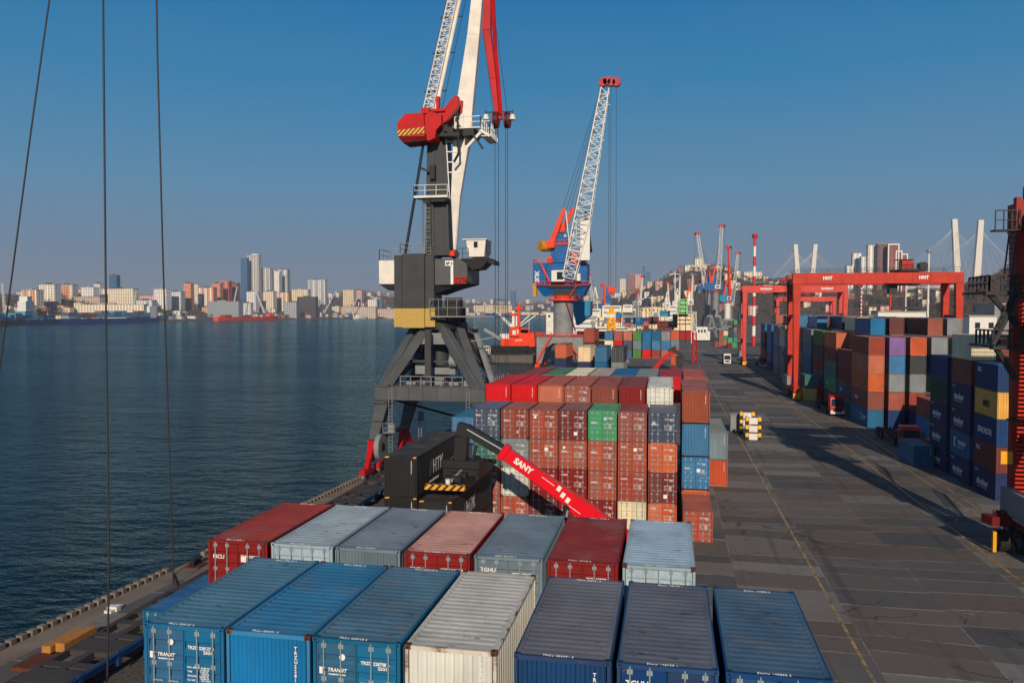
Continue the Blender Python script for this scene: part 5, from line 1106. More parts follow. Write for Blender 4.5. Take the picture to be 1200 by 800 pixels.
# ---------------------------------------------------------------- trucks
def truck(X, Y, label, paint, box=None, chassis=14.0, H=3.2):
    t = thing('truck', label, 'truck', (X, Y, 0), 'trucks on the yard road'); Pm = M[paint]; w = 1.24
    q = MB(); q.prism([(Y+.1,.75),(Y,1.2),(Y+.02,1.75),(Y+.28,H-.35),(Y+.75,H),(Y+2.2,H),(Y+2.2,.75)], 'x', X-w, X+w); cab = bev(q.build('cab', Pm, t), .09, 2)
    q = MB(); q.hexa([(X-w+.14,Y-.0,1.82),(X+w-.14,Y-.0,1.82),(X+w-.14,Y+.05,1.82),(X-w+.14,Y+.05,1.82)], [(X-w+.2,Y+.19,H-.55),(X+w-.2,Y+.19,H-.55),(X+w-.2,Y+.26,H-.55),(X-w+.2,Y+.26,H-.55)]); q.build('windscreen', M['glass'], cab)
    for sx in (-1, 1):
        q = MB(); x = X+sx*(w+.012); q.add([(x,Y+.45,1.85),(x,Y+1.35,1.85),(x,Y+1.35,H-.65),(x,Y+.62,H-.65)], [(0,1,2,3)]); q.build('side_window', M['glass'], cab)
        q = MB(); q.box(X+sx*(w-.25)-.2, X+sx*(w-.25)+.2, Y-.06, Y+.02, .85, 1.08); q.build('headlight', M['brass'], cab)
        q = MB(); q.box(X+sx*(w+.2)-.1, X+sx*(w+.2)+.1, Y+.1, Y+.25, 1.9, 2.6); q.build('mirror', M['black_steel'], cab)
    q = MB(); q.box(X-w+.02, X+w-.02, Y-.1, Y+.3, .45, .82); q.build('bumper', M['white_steel'], cab)
    q = MB(); q.box(X-.75, X+.75, Y-.03, Y+.03, .95, 1.55)
    q.build('grille', M['black_steel'], cab)
    q = MB()
    for sx in (-1, 1): q.box(X+sx*.45-.1, X+sx*.45+.1, Y+1.5, Y+2.6+chassis, .85, 1.15)
    for i in range(int(chassis/1.8)): q.box(X-1.15, X+1.15, Y+3.6+i*1.8, Y+3.8+i*1.8, .98, 1.22)
    q.build('chassis', M['black_steel'], t)
    for yy in (Y+1.2, Y+4.4, Y+chassis-1.6, Y+chassis-.3, Y+chassis+1):
        for sx in (-1, 1): q = MB(); q.tube((X+sx*.85,yy,.5),(X+sx*1.2,yy,.5),.5,16); q.tube((X+sx*.84,yy,.5),(X+sx*1.22,yy,.5),.25,10,1); q.build('wheel', [M['rubber'], M['rim']], t)
    return t
truck(30.1, 152.5, 'red truck facing the camera beside the tall corner stack', 'truck_red', H=3.7)
truck(32.6, 116.5, 'dark red truck with long empty skeletal trailer behind the blue container', 'truck_red', H=3.3, chassis=13)
truck(20.6, 294, 'white truck driving towards the camera on the open road', 'truck_white', H=3.9, chassis=9)
container(20.6, 297.2, 1.25, 6.058, 2.4, 'maroon', False, 0, 'maroon container carried by the white truck on the open road')
truck(31.6, 283, 'distant red truck parked under the faded gantry', 'truck_red', H=3.4, chassis=10)
truck(33.6, 107.4, 'small red truck cab squeezed between blue container and navy stack', 'truck_red', H=2.9, chassis=6)
container(30.6, 104.6, 0, 6.058, T, 'blue', False, 1, 'blue container standing alone on the road beside the red truck', roof=(70,92,116), marks=blank_marks)
# ---------------------------------------------------------------- quay furniture
t = thing('stacked_barrier', 'front stack of black and yellow banded frames with white panels', 'barrier', (12.3, 121.5, 0), 'banded barrier stacks on the road')
def barrier(t, x, y, n, w=2.25):
    for k in range(n):
        z = k*1.16
        q = MB(); q.box(x-w/2+.52, x+w/2-.52, y-.15, y+.3, z+.12, z+1.06); q.build('white_panel', M['white_steel'], t)
        for s in (-1, 1): q = MB(); q.box(x+s*(w/2-.24)-.22, x+s*(w/2-.24)+.22, y-.2, y+1.0, z+.03, z+1.13); q.build('banded_post', M['post_bands'], t)
        q = MB(); q.box(x-w/2+.47, x+w/2-.47, y-.1, y+.9, z+.0, z+.11); q.build('sill', M['black_steel'], t)
barrier(t, 12.3, 121.5, 3)
t = thing('stacked_barrier', 'rear stack of black and yellow banded frames with white panels', 'barrier', (12.0, 127.5, 0), 'banded barrier stacks on the road')
barrier(t, 12.0, 127.5, 3)
t = thing('cabinet', 'pale grey steel cabinet standing behind the banded barrier stacks', 'cabinet', (10.4, 130.5, 0))
q = MB(); q.box(9.6, 11.4, 129.5, 131.5, .12, 2.75); bev(q.build('body', M['mid_grey'], t), .04); q = MB(); q.box(9.5, 11.5, 129.4, 131.6, 2.76, 2.9); q.build('roof', M['teal_paint'] if 'teal_paint' in M else M['mid_grey'], t)
for s in (0, 1): q = MB(); q.box(9.7+s*.82, 10.48+s*.82, 129.46, 129.5, .2, 2.6); q.build('door', M['mid_grey'], t)
# bollard
t = thing('bollard', 'low black mooring bollard on the quay edge by the red container', 'bollard', (-34.6, 53.2, 0))
q = MB(); q.box(-35.2,-34.0,52.5,53.9,.006,.1); q.build('base_plate', M['rusty'], t)
for y in (52.85, 53.55): q = MB(); q.tube((-34.6,y,.1),(-34.6,y,.5),.2,12); q.tube((-34.6,y,.5),(-34.6,y,.64),.3,12); q.build('post', M['black_steel'], t)
M['wood_dull'] = flat('weathered_timber', (168,112,50), .85, 0, var=.3, scale=4)
# timber bundle
t = thing('timber_bundle', 'orange yellow sawn timber bundle lying between kerb and wagons', 'timber', (-33.4, 38, 0))
for i in range(2): q = MB(); q.box(-34.0+i*.62, -33.42+i*.62, 37.6+i*.3, 40.3+i*.2, .1, .5+.08*i); bev(q.build('plank_stack', M['wood_dull'], t), .03)
q = MB(); q.box(-34.1,-32.7,35.6,37.4,.008,.2); q.build('board', M['rusty'], t)
tag(MB().box(-34.9,-34.2,44.0,44.4,.0,.3).box(-34.8,-34.3,43.6,44.8,.02,.18).build('cable_tray', M['white_steel']), 'small pale fitting on the quay apron below the ropes', 'fitting')
# flat wagons
def wagon(y0, label, L=13.3, sill='blue_sill'):
    x0, x1 = -31.05, -28.15; t = thing('flat_wagon', label, 'rail wagon', (-29.6, y0, 0), 'empty container wagons along the quay')
    q = MB()
    for x in (x0, -29.8, x1-.18): q.box(x, x+.4 if x == -29.8 else x+.18, y0, y0+L, .85, 1.22)
    for i in range(8): y = y0+.1+i*(L-.5)/7; q.box(x0+.18, x1-.18, y, y+.6, .95, 1.2)
    for i in (0, 2, 5, 7): y = y0+.1+i*(L-.5)/7-.35*(i > 3); q.box(x0+.02, x1-.02, y, y+1.5, 1.226, 1.25)
    q.build('frame', M['wagon_deck'], t)
    q = MB(); q.box(x1-.0, x1+.05, y0, y0+L, .85, 1.24); q.box(x1+.05, x1+.14, y0, y0+L, 1.14, 1.22)
    for i in range(5): q.box(x1, x1+.12, y0+1+i*2.8, y0+1.3+i*2.8, .55, 1.3)
    q.build('side_sill', M['blue_sill'], t)
    for yb in (y0+2, y0+L-2):
        q = MB(); q.box(x0+.45, x0+.7, yb-1.2, yb+1.2, .35, .8); q.box(x1-.7, x1-.45, yb-1.2, yb+1.2, .35, .8); q.box(x0+.6,x1-.6,yb-.25,yb+.25,.45,.85); bo = q.build('bogie', M['black_steel'], t)
        for dy in (-.9, .9):
            q = MB(); q.tube((-30.42,yb+dy,.5),(-30.28,yb+dy,.5),.46,14); q.tube((-28.9,yb+dy,.5),(-28.76,yb+dy,.5),.46,14); q.tube((-30.35,yb+dy,.5),(-28.8,yb+dy,.5),.07,6); q.build('wheelset', M['rusty'], bo)
M['wagon_deck'] = steel_paint('wagon_deck_paint', (66,62,62), rust=.35, rough=.8); M['blue_sill'] = steel_paint('wagon_blue_paint', (20,66,118), rust=.2)
for i, y in enumerate((18.2, 32.3, 46.4, 60.5, 74.6)):
    wagon(y, ['empty flat wagon nearest the camera, cut by the lower left frame edge','empty flat wagon beside the timber bundle','empty flat wagon beside the low blue container','empty flat wagon left of the black containers','farthest empty flat wagon, ending at the crane foot'][i])
# second line of blue sided wagon parts under the containers: ballast strip
t_ = NT('track_ballast'); co = t_.obj(rnd=False); t_.l(t_.ramp(t_.noise(co, 5, 6, .8), [(.35, (.02,.018,.016)), (.6, (.12,.10,.085)), (.75, (.2,.17,.15))]), t_.b.inputs['Base Color']); t_.b.inputs['Roughness'].default_value = .95; t_.bump(t_.noise(co, 6, 4), 1, .08)
sheet('railway_track', [(-32.0,-20),(-21.5,-20),(-21.5,86),(-32.0,86)], .006, t_.m)
# hanging ropes of the crane above the camera
for lb, pts in (('dark hoist rope hanging at centre left, wavy, reaching the wagons', [at(119,-260,26), at(121.5,60,26), at(124.5,380,26), at(128,660,26), at(126,790,26), gnd(124,815,1.3)]),
                ('thin dark hoist rope ending at the quay edge bollard', [at(180,-260,49), at(184.5,60,49.5), at(191,300,50), at(203,672,51), gnd(204,684,.3)]),
                ('slanting dark hoist rope at the far left of the sky', [at(92,-260,30), at(58,0,30), at(37,150,30), at(0,430,30), at(-16,560,30), at(-40, 760, 30)])):
    q = MB()
    for a, b in zip(pts, pts[1:]): q.tube(a, b, .036 if 'thin' not in lb else .06, 6)
    q.build('hoist_rope', M['rope'], loc=tuple(pts[-1]), label=lb, cat='rope', group=None)

# ---------------------------------------------------------------- masts
def mast(px, by, ty, Y, r, mat, label, lamp=False):
    B0 = at(px, by, Y); T0 = at(px, ty, Y); t = thing('light_mast' if lamp else 'mast', label, 'mast', (B0.x, Y, 0))
    q = MB(); q.tube((B0.x,Y,0), (B0.x,Y,T0.z), r, 10, 0, r*.75); q.build('pole', mat, t)
    q = MB(); q.tube((B0.x,Y,T0.z), (B0.x,Y,T0.z+r*2.2), r*(2.4 if lamp else 1.5), 12); q.build('lamp_ring' if lamp else 'top_cap', M['crane_red'] if not lamp else M['mid_grey'], t)
mast(883, 405, 279, 460, 1.0, M['mast_bands'], 'tall red and white banded chimney mast behind the gantries')
mast(1087, 370, 296, 420, .55, M['white_steel'], 'slim white mast seen above the red gantry beam', True)
mast(1061, 370, 334, 430, .4, M['white_steel'], 'pale lamp mast under the red gantry beam, left of the slim mast', True)
mast(1043, 368, 333, 440, .45, M['orange_red'], 'thin orange pole standing between towers and gantry beam')
mast(1009, 366, 336, 520, .6, M['mast_bands_short'], 'thin red and white pole under the gantry beam')
t = thing('lattice_mast', 'short red and cream banded lattice mast beside the mixed container block', 'mast', (9.2, 300, 0))
q = MB(); q.lattice((9.2,300,0), (9.2,300,11.5), 1.7, 1.3, 6, .14); q.build('lower_section', M['crane_red'], t); q = MB(); q.lattice((9.2,300,11.5), (9.2,300,19), 1.3, 1.0, 4, .12); q.build('upper_section', M['crane_white'], t)

# ---------------------------------------------------------------- ships
def hull(t, x, y, L, B, z0, z1, mat, rz=0, bow=1, name='hull', deck=None, flare=.15):
    """hull along local X, bow at +X when bow=1"""
    q = MB(); N = 16; ring = []
    ca, sa = math.cos(rz), math.sin(rz)
    for i in range(N+1):
        u = i/N; s = -L/2+L*u; uu = u if bow > 0 else 1-u
        w = B/2*min(1, (1-uu)**.55*1.9, .72+uu*2.2); sh = (z1-z0)*.22*max(0, (uu-.7)/.3)**2
        pts = [(s, -w*.82, z0), (s, -w*(1), z1+sh), (s, w, z1+sh), (s, w*.82, z0)]
        ring.append([(x+a*ca-b*sa, y+a*sa+b*ca, c) for a, b, c in pts])
    for r in ring: q.v += r
    for i in range(N):
        a, b = i*4, i*4+4
        for k in range(3): q.f.append((a+k, b+k, b+k+1, a+k+1)); q.m.append(0 if k != 1 else 1); q.sm.append(False)
    q.f += [(3,2,1,0), (N*4, N*4+1, N*4+2, N*4+3)]; q.m += [0,0]; q.sm += [False]*2
    return q.build(name, [mat, deck or M['rusty']], t)
# red tug
t = thing('tugboat', 'red tug with black hull and white masts moored behind the pier', 'tug', (-76, 358, -3)); Y = 358
P = lambda px, py, YY=Y: at(px, py, YY)
hull(t, (P(572,410).x+P(630,410).x)/2, 359, 25, 9.5, -3.6, P(600,405).z, M['black_steel'], 0, 1)
def slab(q, px0, py0, px1, py1, Y0, Y1, k=0): a = P(px0, py1, Y0); b = P(px1, py0, Y0); q.box(a.x, b.x, Y0, Y1, a.z, b.z, k)
q = MB(); slab(q, 587, 397, 627, 406, 355.5, 362.5); slab(q, 597, 386, 620, 397, 356, 362); slab(q, 620.2, 390, 626, 397.5, 356.5, 361); tugh = bev(q.build('deckhouse', M['tug_red'] if 'tug_red' in M else M['orange_red'], t), .1)
q = MB(); slab(q, 597.5, 383, 608, 394, 354.8, 360.5); slab(q, 610, 384.5, 619, 390, 356, 360); q.build('wheelhouse', M['orange_red'], t)
q = MB(); slab(q, 600.5, 387, 604.5, 392, 354.7, 354.85); slab(q, 606, 386, 607.5, 391, 354.7, 354.85); q.build('window', M['white_steel'], t)
q = MB(); slab(q, 586, 391, 596.5, 397.5, 356.5, 361); q.build('white_cabin', M['white_steel'], t)
a = P(604, 399.5, 355.4); text('АСТРА', .95, Matrix.Translation(a-ORG[tugh.name]) @ FACE_FRONT, M['white_ink'], tugh, bold=.03)
q = MB(); slab(q, 606.5, 360, 609.5, 384, 357, 358); slab(q, 603, 360, 612.5, 362.5, 356.5, 358.5); slab(q, 597, 367, 607, 369.5, 357, 358); slab(q, 607, 357, 609, 360, 357, 358); q.build('signal_mast', M['orange_red'], t)
q = MB(); slab(q, 600, 364, 603, 384, 357.5, 359); slab(q, 597.5, 379, 603, 384, 357, 359); slab(q, 604.3, 369, 606, 382, 357.5, 358.5); q.build('funnel', M['white_steel'], t)
for a_, b_ in (((597.5,382),(582,365.5)), ((599.5,381),(584,366)), ((610,382),(627.5,369.5)), ((610,379),(621,369))): q = MB(); q.beam(P(*a_, 357), P(*b_, 357), .45); q.build('derrick', M['white_steel'], t)
q = MB(); q.tube(P(620,390,356.5), P(620,376,356.5), .12, 6); q.build('aerial', M['white_steel'], t)
for px in (575, 583, 591, 600, 609, 617): q = MB(); c = P(px, 409.5, 353.7); q.tube((c.x-.0,353.6,c.z),(c.x,354.2,c.z),.75,10); q.build('tyre_fender', M['rubber'], t)
# pier rail and clutter
t = thing('gangway', 'pale steel gangway with handrails on the narrow pier behind the crane', 'gangway', (-100, 342, 0)); q = MB(); a = P(567,410,342); q.box(a.x-1.5, a.x+2.6, 340.5, 343.5, .02, .5); q.rail([(a.x-1.5,340.6,.5),(a.x+2.6,340.6,.5)], 3.2, .1, .9); q.rail([(a.x-1.5,343.4,.5),(a.x+2.6,343.4,.5)], 3.2, .1, .9); q.box(a.x-1.5,a.x+2.6,340.4,343.6,3.7,3.9); q.build('frame', M['white_steel'], t)
# moored cargo ships of the near port
def ship(label, px0, px1, Y, zdk, hullm, houses, cat='ship', mast_=None, crane=None, rz=0, B=14):
    a = at(px0, 380, Y); b = at(px1, 380, Y); L = b.x-a.x; t = thing('cargo_ship', label, cat, ((a.x+b.x)/2, Y, -3), 'ships moored around the bay')
    hull(t, (a.x+b.x)/2, Y, L, B, -3.6, zdk, M[hullm], rz, 1)
    for (hx0, hy0, hx1, hy1, mt) in houses:
        q = MB(); p = at(hx0, hy1, Y-B*.3); p2 = at(hx1, hy0, Y-B*.3); q.box(p.x, p2.x, Y-B*.3, Y+B*.3, max(p.z, zdk-.5), p2.z)
        h = q.build('superstructure', M[mt], t)
        if hy1-hy0 > 4 and hx1-hx0 > 5:
            w_ = MB(); n = max(3, int((p2.x-p.x)/1.6)); lv = max(1, int((p2.z-p.z)/2.8))
            for l_ in range(lv):
                w_.box(p.x+.8, p2.x-.8, Y-B*.3-.06, Y-B*.3, p2.z-1.5-l_*2.8, p2.z-.9-l_*2.8)
            w_.build('window_band', M['glass'], h)
    for (mx, my0, my1, r, mt) in (mast_ or []):
        q = MB(); q.tube(at(mx, my1, Y), at(mx, my0, Y), r, 8, 0, r*.7); q.beam(at(mx, my0+3, Y)-Vector((2.2,0,0)), at(mx, my0+3, Y)+Vector((2.2,0,0)), r*.8); q.build('mast', M[mt], t)
    return t
M['tug_red'] = steel_paint('tug_red', (230,44,34), rust=.05)
M['funnel_green'] = flat('pale_green_funnel', (130,200,120), .5); M['cream_steel'] = flat('cream_steel', (232,208,165), .5); M['ship_blue'] = steel_paint('ship_blue', (18,62,138), rust=.1); M['ship_orange'] = steel_paint('ship_orange', (240,72,24), rust=.08)
ship('white and cream ship lying just right of the turquoise hopper', 668, 742, 470, 2.2, 'black_steel', [(672,371,700,398,'white_steel'),(700,383,738,398,'crane_white'),(706,358,728,372,'white_steel'),(676,388,712,402,'cream_steel'),(690,362,704,372,'crane_white')], mast_=[(700,352,380,.35,'white_steel')])
ship('grey fishing vessel with dense rigging beyond the mixed container block', 728, 775, 520, 4, 'mid_grey', [(729,366,744,384,'mid_grey'),(742,372,760,380,'ship_blue'),(730,357,741,367,'crane_white'),(760,371,772,380,'maroon_steel')], mast_=[(746,352,384,.4,'mid_grey'),(752,356,384,.3,'black_steel'),(757,358,384,.3,'mid_grey'),(764,346,384,.35,'cream_steel')])
ship('rust red ship with lime green funnel and cream decks', 765, 815, 560, 5, 'maroon_red', [(795,350,806,371,'funnel_green'),(788,368,812,387,'cream_steel'),(783,358,794,384,'white_steel'),(773,364,785,371,'turquoise'),(770,376,790,386,'maroon_steel')], mast_=[(791,318,365,.5,'crane_white')])
a = at(800.5, 350, 556); q = MB(); q.tube((a.x,557,a.z-.0),(a.x,557,a.z+3),1.9,12,0,1.2); q.build('funnel_cap', M['black_steel'], loc=(a.x,557,a.z), label='black conical cap on top of the lime green ship funnel', cat='funnel cap')
t = thing('tugboat', 'white tug with grey black hull at the end of the road', 'tug', (20, 520, -1)); P = lambda px, py, YY=520: at(px, py, YY)
a = P(811,408); b = P(837,408); hull(t, (a.x+b.x)/2, 521, b.x-a.x, 9, -.0, P(820,399).z, M['black_steel'])
q = MB(); slab(q, 813, 388, 832, 398.5, 517, 524); slab(q, 816, 383, 829, 388, 517.5, 523); q.build('deckhouse', M['white_steel'], t)
q = MB()
for px in (818, 821.5, 825): slab(q, px, 386.2, px+2, 389.5, 516.9, 517.02)
q.build('window', M['glass'], t)
q = MB(); slab(q, 817, 401.5, 831, 408, 516.0, 517.3); q.build('bow_plate', M['mid_grey'], t)
# clutter of the far quay ahead: orange derrick etc.
t = thing('derrick', 'yellow orange steel derrick tower left of the mixed container block', 'derrick', (-28, 250, 0)); P = lambda px, py, YY=250: at(px, py, YY)
q = MB(); q.lattice(P(716,398), P(716.5,372), 2.6, 1.2, 5, .28); q.box(P(711,370).x, P(722,366).x, 249, 251, P(711,368).z, P(722,365.5).z); q.lattice(P(716.5,366), P(716.5,359), 1.0, .5, 3, .2); q.box(P(710.5,399).x, P(722.5,396).x, 248, 252, P(711,400).z, P(722,395).z); q.build('tower', M['yellow'], t)
q = MB(); a = P(716.5,399); q.box(a.x-1.7, a.x+1.7, 248.3, 251.7, 0, a.z-.2); q.build('base', M['maroon_red'], t)
# far bank ships
FB = []
def far_ship(label, px0, px1, hullm, zdk, sup, Y=None, cargo=0, cols=('aqua','aqua','bright_blue','aqua','blue','brick')):
    d = (px0+px1)/2; Y = interp(SHORE, d)*.965; k = 1; a = at(px0, 375, interp(SHORE, px0)*.965); b = at(px1, 375, interp(SHORE, px1)*.965)
    c = (a+b)/2; L = (b-a).length; rz = math.atan2(b.y-a.y, b.x-a.x); t = thing('cargo_ship', label, 'ship', (c.x, c.y, -3), 'ships moored around the bay')
    hull(t, c.x, c.y, L, 20, -3.6, zdk, M[hullm], rz, 1, deck=M['dark_concrete']); u = Vector((math.cos(rz), math.sin(rz), 0)); nrm = Vector((-u.y, u.x, 0))
    for (f0, f1, z0, z1, mt) in sup:
        q = MB(); p = c+u*(L*(f0-.5)); p2 = c+u*(L*(f1-.5)); pts = [p-nrm*7, p2-nrm*7, p2+nrm*7, p+nrm*7]; q.hexa([(v.x,v.y,z0) for v in pts], [(v.x,v.y,z1) for v in pts]); q.build('superstructure', M[mt], t)
    rnd = random.Random(int(px0)); i = 0
    for s in range(cargo):
        f = .12+.7*s/max(1,cargo-1)
        for lv in range(rnd.choice((3,3,4))):
            p = c+u*(L*(f-.5)); cc = rnd.choice(cols); q = MB(); q.box(-9.1, 9.1, -8, 8, 0, 3.3); q.box(-9.2,-9.05,-8.02,8.02,-.02,3.35); q.box(9.05,9.2,-8.02,8.02,-.02,3.35)
            o = inst('container_bay', q.mesh('container_bay', [wallmat(cc)]), (p.x, p.y, zdk+lv*3.45+1.0), None, None, rz)
            tag(o, f"{cname(cc)} container bay, {ordinal(s,cargo)} along the deck, {['lowest','second','third','topmost'][lv]}, {label.split(' ')[0]} ship across the bay", 'container', 'deck cargo of ships across the bay'); i += 1
    return t
far_ship('long dark blue container ship lying along the opposite shore', 64, 187, 'ship_blue', 6, [(.86,.93,6,30,'white_steel'),(.68,.70,6,22,'white_steel')], cargo=13)
far_ship('white superstructure ship at the far left of the opposite shore', 24, 62, 'ship_blue', 5, [(.05,.3,5,36,'white_steel'),(.1,.24,36,44,'white_steel'),(.3,.42,5,18,'cream_steel')], cargo=3)
far_ship('low orange red tanker lying below the grey hangar across the bay', 253, 326, 'ship_orange', 6, [(.82,.9,6,14,'ship_orange'),(.1,.2,6,11,'maroon_red')])
far_ship('small teal ship at the left frame edge across the bay', -8, 22, 'black_steel', 5, [(.5,.8,5,14,'turquoise')], cargo=2)
far_ship('small white boat before the tan buildings across the bay', 416, 431, 'white_steel', 2, [(.3,.6,2,9,'white_steel')])
far_ship('dark blue freighter beneath the yellow warehouse far ahead', 570, 600, 'ship_blue', 12, [(.1,.2,12,26,'white_steel')])

# ---------------------------------------------------------------- city
FAC = {}
def fac(c):
    if c not in FAC: FAC[c] = facade('facade_%d_%d_%d' % c, c, win=(92,92,100) if sum(c) > 450 else (60,64,74))
    return FAC[c]
M['roof_dark'] = flat('dark_roof', (78,70,68), .8); M['roof_red'] = flat('red_brown_roof', (130,64,50), .8); M['roof_pale'] = flat('pale_roof', (150,146,140), .8); M['tower_glass'] = facade('blue_curtain_wall', (62,104,138), (40,80,120), 2.4, 3.4, .8, .8)
CN = {}
def building(px0, px1, top, d, col, label, roof='roof_pale', depth=None, name='apartment_building', rot=None, group='buildings of the city across the bay', mat=None, extra=None, lim=None):
    """d: distance beyond the shore as a fraction of the shore distance"""
    pc = (px0+px1)/2; Y = interp(SHORE, pc)*(1+d); a = at(px0, top, Y); b = at(px1, top, Y); c = (a+b)/2; w_ = b.x-a.x; dp = depth or min(18, max(11, w_*.6))
    z0 = land(pc, d)-4; h = a.z-z0
    if lim and h < lim: h = lim
    rz = (rot if rot is not None else random.uniform(-.12,.12)); t = thing(name, label, 'building', (c.x, Y+dp/2, z0), group, rz); ORG[t.name] = Vector((c.x, Y+dp/2, z0))
    q = MB(); X, Yc = c.x, Y+dp/2; q.box(X-w_/2, X+w_/2, Yc-dp/2, Yc+dp/2, z0, z0+h); q.build('wall', mat or fac(col), t)
    q = MB(); q.box(X-w_/2-.3, X+w_/2+.3, Yc-dp/2-.3, Yc+dp/2+.3, z0+h+.02, z0+h+.9)
    if w_ > 16: q.box(X-w_*.22, X+w_*.05, Yc-3, Yc+3, z0+h+.9, z0+h+3.6)
    q.build('roof', M[roof], t)
    if extra: extra(t, X, Yc, w_, dp, z0, h)
    return t
W1, W2_, CR, OR, BR, PK, GY, TN, YL, BRK = (240,235,226),(222,221,218),(236,222,196),(222,146,102),(150,96,80),(216,170,156),(168,170,174),(206,186,164),(232,210,166),(196,84,54)
def stripes(n, col):
    def f(t, X, Yc, w_, dp, z0, h):
        for i in range(n): x = X-w_/2+w_*(i+.5)/n; q = MB(); q.box(x-w_*.12/n*2, x+w_*.12/n*2, Yc-dp/2-1.2, Yc-dp/2-.01, z0+2, z0+h-1); q.build('balcony_column', fac(col), t)
    return f
KEY = [(25,43,340,.12,CR,'cream block with orange balcony columns at far left of skyline',stripes(2,OR)),(46,64,333.5,.16,W1,'tall pale twin block, second on the far left skyline',stripes(2,CR)),
 (68,85,334,.2,CR,'pale block with orange centre, third on the left skyline',stripes(1,OR)),(95,110,337,.15,W1,'short white block right of the orange centred one',None),(110,118,332.5,.17,W2_,'narrow grey white block beside the glass tower',None),
 (160,178,352,.02,W2_,'pale green white building low beside the container ship',None),(180,196,339,.12,W1,'white block with sunlit front beside the second rope',None),(196,212,342,.12,W2_,'low white block with dark roof right of the second rope',None),
 (215,224,332,.12,OR,'orange apartment block, leftmost of the orange group',None),(222,233,333.5,.16,CR,'cream apartment block inside the orange group',None),(232,250,337,.12,OR,'wide orange block in the middle of the orange group',stripes(3,W1)),
 (248,258,332,.14,OR,'orange block left of the brick towers',None),(256,268,329.5,.15,BRK,'tall brick red tower in the orange group',stripes(2,OR)),(267,278,332,.16,BR,'dark brick tower at the right of the orange group',None),
 (285,294,355,.02,W2_,'small white house right of the grey hangar',None),(306,316,314.5,.22,W2_,'left wing of the tall arched residential block',stripes(2,GY)),(325,337,316,.22,GY,'right wing of the tall arched residential block',stripes(2,W1)),
 (361,381,328,.16,W2_,'tall pale slab tower right of the arched block',stripes(3,GY)),(289,300,342,.1,W1,'white block in front of the twin towers',None),(308,321,341.5,.1,CR,'cream block under the arched residential block',None),(323,338,342.5,.1,OR,'peach block under the arched residential block',stripes(3,W1)),
 (342,361,339.5,.1,YL,'yellow block left of the pale slab tower',stripes(3,CR)),(348,370,348,.04,(70,58,56),'dark brown hotel block with white floor bands',None),(333,347,354,.02,GY,'grey quay building left of the brown hotel',None),
 (402,415,340,.1,YL,'tall yellow block below the smoking hilltop',None),(414,424,340,.12,PK,'pink brick block beside the tall yellow one',None),(431,441,351,.05,W1,'white block low right on the hill slope',None),(442,448,349.5,.05,(70,96,106),'teal glass block beside the white low one',None),
 (400,440,359.5,.012,TN,'long tan quay building near the small white boat',None),(438,462,362,.01,TN,'low tan row building at the crane counterweight',None),(92,165,357,.015,CR,'long cream warehouse behind the container ship',None),(65,120,348,.17,TN,'long tan terrace of flats on the left bank',None),(120,185,346.5,.2,PK,'long pinkish terrace of flats on the left bank',None)]
for k, (a, b, tp, d, c, lb, ex) in enumerate(KEY): building(a, b, tp, d, c, lb, extra=ex, roof='roof_dark' if k % 3 else 'roof_pale', rot=.0 if ex else None)
building(128,137,322.5,.3,GY,'dark blue and red glass tower on the left skyline',mat=M['tower_glass'],name='office_tower',roof='roof_red')
building(118,158,338.5,.12,CR,'long white building with dark hipped roof beside the first rope',roof='roof_dark',name='institute_building')
building(242,281,353.5,.015,(132,140,148),'large windowless grey hangar on the opposite shore',roof='roof_pale',name='hangar',mat=flat('grey_cladding',(138,146,152),.7))
# twin tower : glass slab and pale round ended slab
building(282,289.5,302,.24,GY,'slim blue glass slab of the tall twin tower',mat=M['tower_glass'],name='office_tower',rot=0)
def crown(t, X, Yc, w_, dp, z0, h):
    q = MB(); q.tube((X+w_*.1,Yc,z0+h+.9),(X+w_*.1,Yc,z0+h+5),w_*.35,16); q.build('crown', M['white_steel'], t)
    q = MB()
    for f_ in (-.36,-.1,.16,.4): q.box(X+f_*w_-.8, X+f_*w_+.8, Yc-dp/2-.9, Yc-dp/2-.01, z0, z0+h)
    q.build('fin', M['mid_grey'], t)
building(289.8,303,299.5,.235,(214,208,198),'tall pale slab of the twin tower, highest on the left bank',name='office_tower',rot=0,extra=crown)
def arch(t, X, Yc, w_, dp, z0, h):
    q = MB(); n = 14; pts = [(X-w_/2,z0),(X+w_/2,z0)]+[(X+w_/2*math.cos(math.pi*i/n), z0+h*.8+h*.22*math.sin(math.pi*i/n)) for i in range(n+1)]; q.prism(pts, 'y', Yc-dp/2-3, Yc-dp/2-.02); q.build('arched_front', fac(W1), t)
building(315.5,327.5,318,.215,W1,'arched pale centre of the tall residential block',extra=arch,rot=0)
# right towers by the bridge
RT_ = [(992,1000,312,.32,W1,'lowest pale step of the white tower group'),(999,1009.5,297,.36,W1,'second white tower of the stepped group, with roof frame'),(1009,1018,301,.34,W2_,'third white tower of the stepped group'),
 (1017,1028.5,287.5,.36,W1,'tallest white tower of the stepped group'),(1028.5,1041,286,.38,(112,78,78),'dark maroon tower joined to the white tower'),(1041,1053,287,.4,(150,72,58),'red brown tower with white frame on the right'),
 (1050,1056.5,295,.42,(150,72,58),'second stepped red brown tower with white frame'),(1056.5,1063,298.5,.44,(150,72,58),'rightmost low red brown tower with white frame')]
def wframe(t, X, Yc, w_, dp, z0, h):
    q = MB()
    for s in (-1, 1): q.box(X+s*w_/2-.9, X+s*w_/2+.9, Yc-dp/2-1.4, Yc-dp/2-.01, z0, z0+h+1.6)
    q.box(X-w_/2+.9, X+w_/2-.9, Yc-dp/2-1.4, Yc-dp/2-.01, z0+h-.4, z0+h+1.6); q.build('white_frame', M['white_steel'], t)
